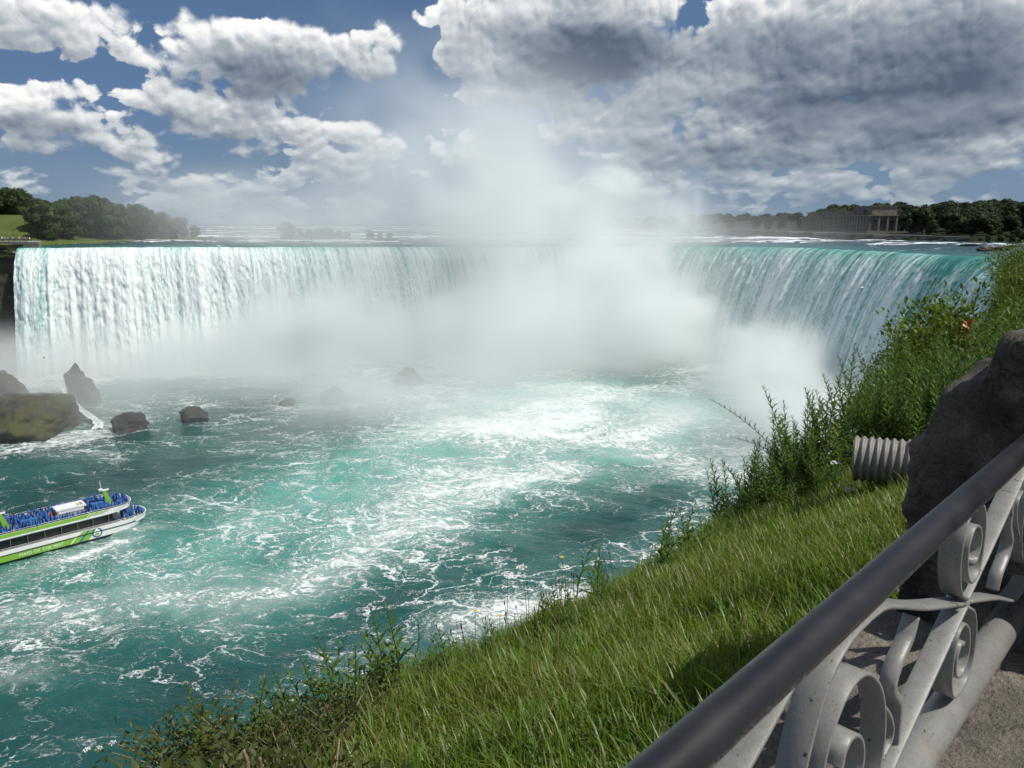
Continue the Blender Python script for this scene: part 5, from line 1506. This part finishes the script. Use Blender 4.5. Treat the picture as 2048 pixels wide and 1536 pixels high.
def plants():
    R = np.random.default_rng(23)
    gold = [goldenrod(200 + i, 1.0, R.uniform(.05, .3), 74, .125, False, .2) for i in range(6)]; gi = 0
    def put(protos, used, k, loc, rz, s, label, cat, group, rot=None):
        src = protos[k]
        if src.name in used: o = copy_thing(src, loc, rz, s, rot)
        else:
            used.add(src.name); o = src; o.location = [float(c) for c in loc]; o.rotation_euler = rot or (0, 0, rz); o.scale = (s, s, s)
        return tag(o, label, cat, group)
    used = set()
    # weed thicket beyond the grass
    pts = []; tries = 0
    while len(pts) < 235 and tries < 20000:
        tries += 1
        a = R.uniform(5.6, 17.5); e = float(bank_edge(a)); n = R.uniform(.6 if a > 7.2 else 1.6, e + .35)
        if a < 7.0 and R.random() < .55: continue
        if abs(a - 6.2) < 1.0 and n < 2.3: continue
        if any((a - x) ** 2 + (n - y) ** 2 < .16 ** 2 for x, y in pts): continue
        pts.append((a, n)); s = R.uniform(.75, 1.25) * float(np.interp(a, [5.6, 7, 9, 12, 17], [.75, 1.05, 1.2, .8, .75]))
        put(gold, used, int(R.integers(0, 6)), on_bank(a, n), R.uniform(0, 6.3), s, 'narrow leaved green weed beside the drain pipe' if a < 7 else 'narrow leaved weed at the outer edge of the thicket over the gorge' if n > e - .7 else 'narrow leaved green weed in the middle of the thicket beyond the pipe' if a < 11 else 'tall narrow leaved weed among the shrubs of the far bank', 'plant', 'tall weeds on the bank')
    for k in range(48):
        a = R.uniform(5.4, 8.2); n = R.uniform(2.0 if a < 6.3 else 1.5, float(bank_edge(a)) + .15)
        put(gold, used, int(R.integers(0, 6)), on_bank(a, n), R.uniform(0, 6.3), R.uniform(.55, .85) * (1.0 if a < 6.2 else 1.3), 'narrow leaved weed in the dense clump between drain pipe and gorge', 'plant', 'tall weeds on the bank')
    lean = goldenrod(301, 1.25, .55, 90, .09, True); p = at_d(1600, 975, 7.2); a, n = bank_point(1600, 975, 7.2)
    lean.location = on_bank(a, n); lean.rotation_euler = (0, math.radians(-16), 0); tag(lean, 'single goldenrod stalk leaning out over the river from the thicket', 'plant')
    # shrubs on the far bank
    sh = [leafy_shrub(320 + i, 1.7, 1.8, 2400, .10) for i in range(4)]; us = set()
    pts = []
    for i in range(66):
        a = R.uniform(9.5, 44) if i > 26 else R.uniform(10.5, 19); e = float(bank_edge(a)); n = R.uniform(.4, e + .6)
        if a < 13 and n < 1.2: n += 1.2
        s = R.choice([R.uniform(.35, .6), R.uniform(.9, 1.35)], p=[.55, .45]) * float(np.interp(a, [10, 16, 25, 44], [.62, .55, .62, 1.25]))
        put(sh, us, int(R.integers(0, 4)), on_bank(a, n, -.05), R.uniform(0, 6.3), s, 'leafy green shrub close behind the weed thicket' if a < 16 else 'leafy green shrub on the rim of the gorge' if n > e - 1.2 else 'leafy green shrub on the bank near the brink of the falls', 'shrub', 'shrubs on the far bank')
    for i, (px_, py_, D) in enumerate(((1840, 700, 12.0), (1905, 690, 12.5), (1870, 660, 14.0))):
        a, n = bank_point(px_, py_, D)
        b = leafy_shrub(340 + i, 1.9, 1.5, 1700, .12, SHRUB, 'leafy_shrub', 18, .7)
        b.location = on_bank(a, n, 0); tag(b, ('open branched shrub with toothed leaves against the white mist', 'open branched shrub behind the red tipped sapling', 'tall open shrub standing before the right end of the falls')[i], 'shrub')
    for i, (px_, D, s_) in enumerate(((2018, 24.0, 1.0), (2046, 22.0, 1.15), (2035, 27.0, 1.25))):
        a, n = bank_point(px_, 560, D)
        b = copy_thing(sh[i], on_bank(a, n, -.1), i * 2.0, s_); tag(b, 'large dark shrub covering the right end of the falls', 'shrub', 'large shrubs at the brink')
    # sapling with reddish young leaves, just behind the pier
    s = thing('sapling'); c = smooth_curve([(0, 0, 0), (.03, 0, .35), (.02, .02, .72)], 6)
    V, F = tube_vf(c, np.linspace(.008, .003, len(c)), 6); obj('stem', mesh_np('sapling_stem', V, F, STEM), s)
    for k, (z, nn, L, mt) in enumerate(((.20, 3, .17, BRUSHL), (.33, 3, .18, BRUSHL), (.46, 4, .17, BRUSHL), (.58, 3, .14, BRUSHL), (.66, 3, .12, REDLEAF), (.72, 3, .10, REDLEAF))):
        az = np.arange(nn) * 6.283 / nn + k * .9; d = np.stack([np.cos(az), np.sin(az), np.full(nn, .35 + .2 * k)], 1); d /= np.linalg.norm(d, axis=1)[:, None]
        V, F = leaf_along(np.tile([.02, .01, z], (nn, 1)), d, np.tile([0, 0, 1.0], (nn, 1)), np.full(nn, L), np.full(nn, L * .45)); obj('leaf_whorl', mesh_np('leaf_whorl', V, F, mt), s)
    p = at_d(1912, 815, 3.2); s.location = p; s.scale = (.5,) * 3; tag(s, 'sapling with reddish young top leaves rising behind the stone pier', 'sapling')
    # brush in the near corner
    br = [leafy_shrub(360 + i, .36, .85, 1500, (.042, .052, .036)[i], BRUSHL, 'broadleaf_bush', 16, .2) for i in range(3)]; ub = set()
    for i, (px_, py_, D, sc) in enumerate(((330, 1470, 4.0, .9), (420, 1450, 4.05, 1.0), (520, 1425, 4.2, .9), (600, 1440, 4.1, .85), (640, 1390, 4.3, .8), (740, 1430, 4.2, .75), (380, 1530, 3.7, .9), (500, 1520, 3.8, .85), (600, 1530, 3.7, .7), (560, 1385, 4.4, .75), (250, 1530, 3.75, .8), (690, 1480, 4.0, .7), (450, 1400, 4.35, .6), (800, 1390, 4.45, .55), (870, 1380, 4.5, .5))):
        a, n = bank_hit(px_, min(py_ + 25, 1600))
        n = min(n, float(bank_edge(a)) + .1)
        put(br, ub, i % 3, on_bank(a, n, .0), i * 1.7, sc, 'low broad leaved bush in the brush at the edge of the grass', 'bush', 'bushes at the bank edge')
    rd = leafy_shrub(380, .30, .55, 120, .07, REDLEAF, 'red_leaved_bush', 10, .2); a, n = bank_hit(325, 1530); rd.location = on_bank(a, n, .05); tag(rd, 'small bush with reddish brown leaves in the brush', 'bush')
    # dead branches standing in the brush
    d = thing('dead_branch'); tw = []
    for pts_ in ([(0, 0, -.05), (.01, 0, .18), (-.005, 0, .34), (.0, .0, .42)], [(.0, 0, .22), (-.05, .01, .27), (-.075, .02, .29)], [(0, 0, .28), (.05, .01, .40), (.06, .0, .47)], [(-.06, .02, -.05), (-.055, .02, .15), (-.045, .0, .30)], [(0, 0, .34), (.015, 0, .44), (.005, 0, .50)]):
        tw.append(tube_vf(smooth_curve(pts_, 5), np.linspace(.011, .005, (len(pts_) - 1) * 5 + 1), 7))
    V, F = join(tw); obj('branches', mesh_np('dead_branches', V, F, TWIG), d); a, n = bank_hit(484, 1500); d.location = on_bank(a, n, .03); d.scale = (.9,) * 3
    tag(d, 'forked bare brown branch standing in the brush', 'branch')
    for i in range(7):
        q = thing('fallen_twig'); t0 = R.uniform(0, 6.28); L = R.uniform(.25, .5)
        V, F = tube_vf(smooth_curve([(0, 0, .03), (L * .5 * math.cos(t0), L * .5 * math.sin(t0), .10 + R.uniform(0, .1)), (L * math.cos(t0 + .2), L * math.sin(t0 + .2), .16 + R.uniform(0, .12))], 5), np.linspace(.006, .003, 11), 5); obj('twig', mesh_np('twig', V, F, TWIG), q)
        a, n = bank_hit(R.uniform(300, 640), R.uniform(1450, 1535)); q.location = on_bank(a, n); tag(q, 'thin dry twig lying across the brush', 'twig', 'dry twigs in the brush')
    # flowers: white umbels, yellow heads, plantain stalks
    def flower(px_, py_, D, hgt, kind, label, group):
        o = thing({'umbel': 'white_umbel_flower', 'yellow': 'yellow_flower', 'seed': 'plantain_stalk', 'daisy': 'small_daisy'}[kind])
        top = at_d(px_, py_, D); base = np.array([top[0] + R.uniform(-.05, .05), top[1] + .02, top[2] - hgt])
        c = smooth_curve([base - top, (base - top) * .5 + np.array([.015, 0, 0]), (0, 0, 0)], 5)
        V, F = tube_vf(c, np.linspace(.0035, .0016, len(c)), 5); obj('stem', mesh_np('flower_stem', V, F, STEM if kind != 'seed' else BROWN), o)
        if kind == 'umbel':
            m = 60; r_ = np.sqrt(R.uniform(0, 1, m)) * .042; az = R.uniform(0, 6.28, m); P = np.stack([r_ * np.cos(az), r_ * np.sin(az), .012 - 4 * r_ ** 2 + .003 * R.normal(size=m)], 1)
            V, F = leaf_quads(P, np.tile([0, 0, 1.0], (m, 1)), .012, R, .3, .95); obj('umbel', mesh_np('umbel', V, F, UMBEL), o)
        elif kind == 'daisy':
            v, f = ico(2); obj('flower_head', mesh_np('daisy', v * np.array([.012, .012, .008]), f, UMBEL), o)
        elif kind == 'yellow':
            m = 12; az = np.arange(m) * 6.283 / m; dd = np.stack([np.cos(az), np.sin(az), .15 + 0 * az], 1)
            V, F = leaf_along(np.zeros((m, 3)), dd, np.tile([0, 0, 1.0], (m, 1)), np.full(m, .022), np.full(m, .009)); obj('petals', mesh_np('petals', V, F, YELLOW), o)
        else:
            t = np.linspace(-1, 1, 7); V, F = tube_vf(np.stack([0 * t, 0 * t, t * .018], 1), .0055 * np.sqrt(np.clip(1 - t ** 2, .05, 1)), 6); obj('seed_head', mesh_np('seed_head', V, F, BROWN), o)
        o.location = [float(q) for q in top]
        if kind == 'umbel' and D < 4: o.scale = (.5, .5, .9)
        tag(o, label, 'flower' if kind != 'seed' else 'plant', group)
    for (x, y, D, hg) in ((1015, 1149, 5.0, .6), (912, 1238, 4.8, .55), (1044, 1136, 5.1, .6), (912, 1277, 4.7, .45), (1130, 1136, 5.2, .5), (1340, 1030, 6.2, .55), (1310, 1096, 5.9, .45), (1353, 1063, 6.2, .4)):
        flower(x, y, D, hg, 'umbel', 'white flat topped wildflower standing above the grass edge over the water', 'white umbels at the grass edge')
    for (x, y) in ((1672, 927), (1718, 942), (1702, 980), (1730, 1014), (1690, 1035)):
        flower(x, y, 5.6, .3, 'umbel', 'white flat topped wildflower in the grass near the drain pipe', 'white umbels near the pipe')
    for (x, y, D) in ((1124, 1114, 5.2), (950, 1222, 4.8), (1375, 1050, 6.3), (1000, 1232, 4.9)):
        flower(x, y, D, .5, 'yellow', 'yellow wildflower on a thin stalk above the grass edge', 'yellow flowers at the grass edge')
    for k in range(34):
        x = R.uniform(820, 1240); y = np.interp(x, [820, 1000, 1240], [1300, 1232, 1140]) + R.uniform(-45, 25)
        flower(x, y, float(np.interp(x, [820, 1240], [4.5, 5.5])), R.uniform(.25, .45), 'seed', 'thin brown plantain stalk along the grass edge', 'plantain stalks at the grass edge')
    for k in range(22):
        x = R.uniform(760, 1560); y = np.interp(x, [760, 1560], [1470, 1120]) + R.uniform(-70, 60)
        flower(x, y, float(np.interp(x, [760, 1560], [3.6, 5.2])) - .35, .3, 'seed', 'thin brown plantain stalk among the grass of the slope', 'plantain stalks on the slope')
    for (x, y, D, hg) in ((175, 1500, 3.7, .4), (198, 1498, 3.7, .4), (225, 1487, 3.75, .35)):
        flower(x, y, D, hg, 'umbel', 'white wildflower beside the brush at the corner of the bank', 'white flowers by the brush')
    for (x, y) in ((1232, 1488), (1246, 1484), (1238, 1502), (1150, 1510)):
        flower(x, y, 2.9, .25, 'daisy', 'small white flower in the grass beside the handrail', 'small white flowers by the rail')
    # taller weeds and leafy stalks at the grass edge
    wl = [goldenrod(400 + i, .62, .15, 34, .10, False, .26) for i in range(3)]; uw = set()
    for k in range(46):
        a = R.uniform(.6, 6.4); n = float(bank_edge(a)) + R.uniform(-.5, .12)
        put(wl, uw, int(R.integers(0, 3)), on_bank(a, n), R.uniform(0, 6.3), R.uniform(.45, .95) if a > 1.7 else R.uniform(.6, 1.1), 'leafy weed stalk among the brush at the corner of the slope' if a < 1.7 else 'leafy weed stalk at the outer edge of the grass slope', 'plant', 'weeds at the grass edge')
plants()
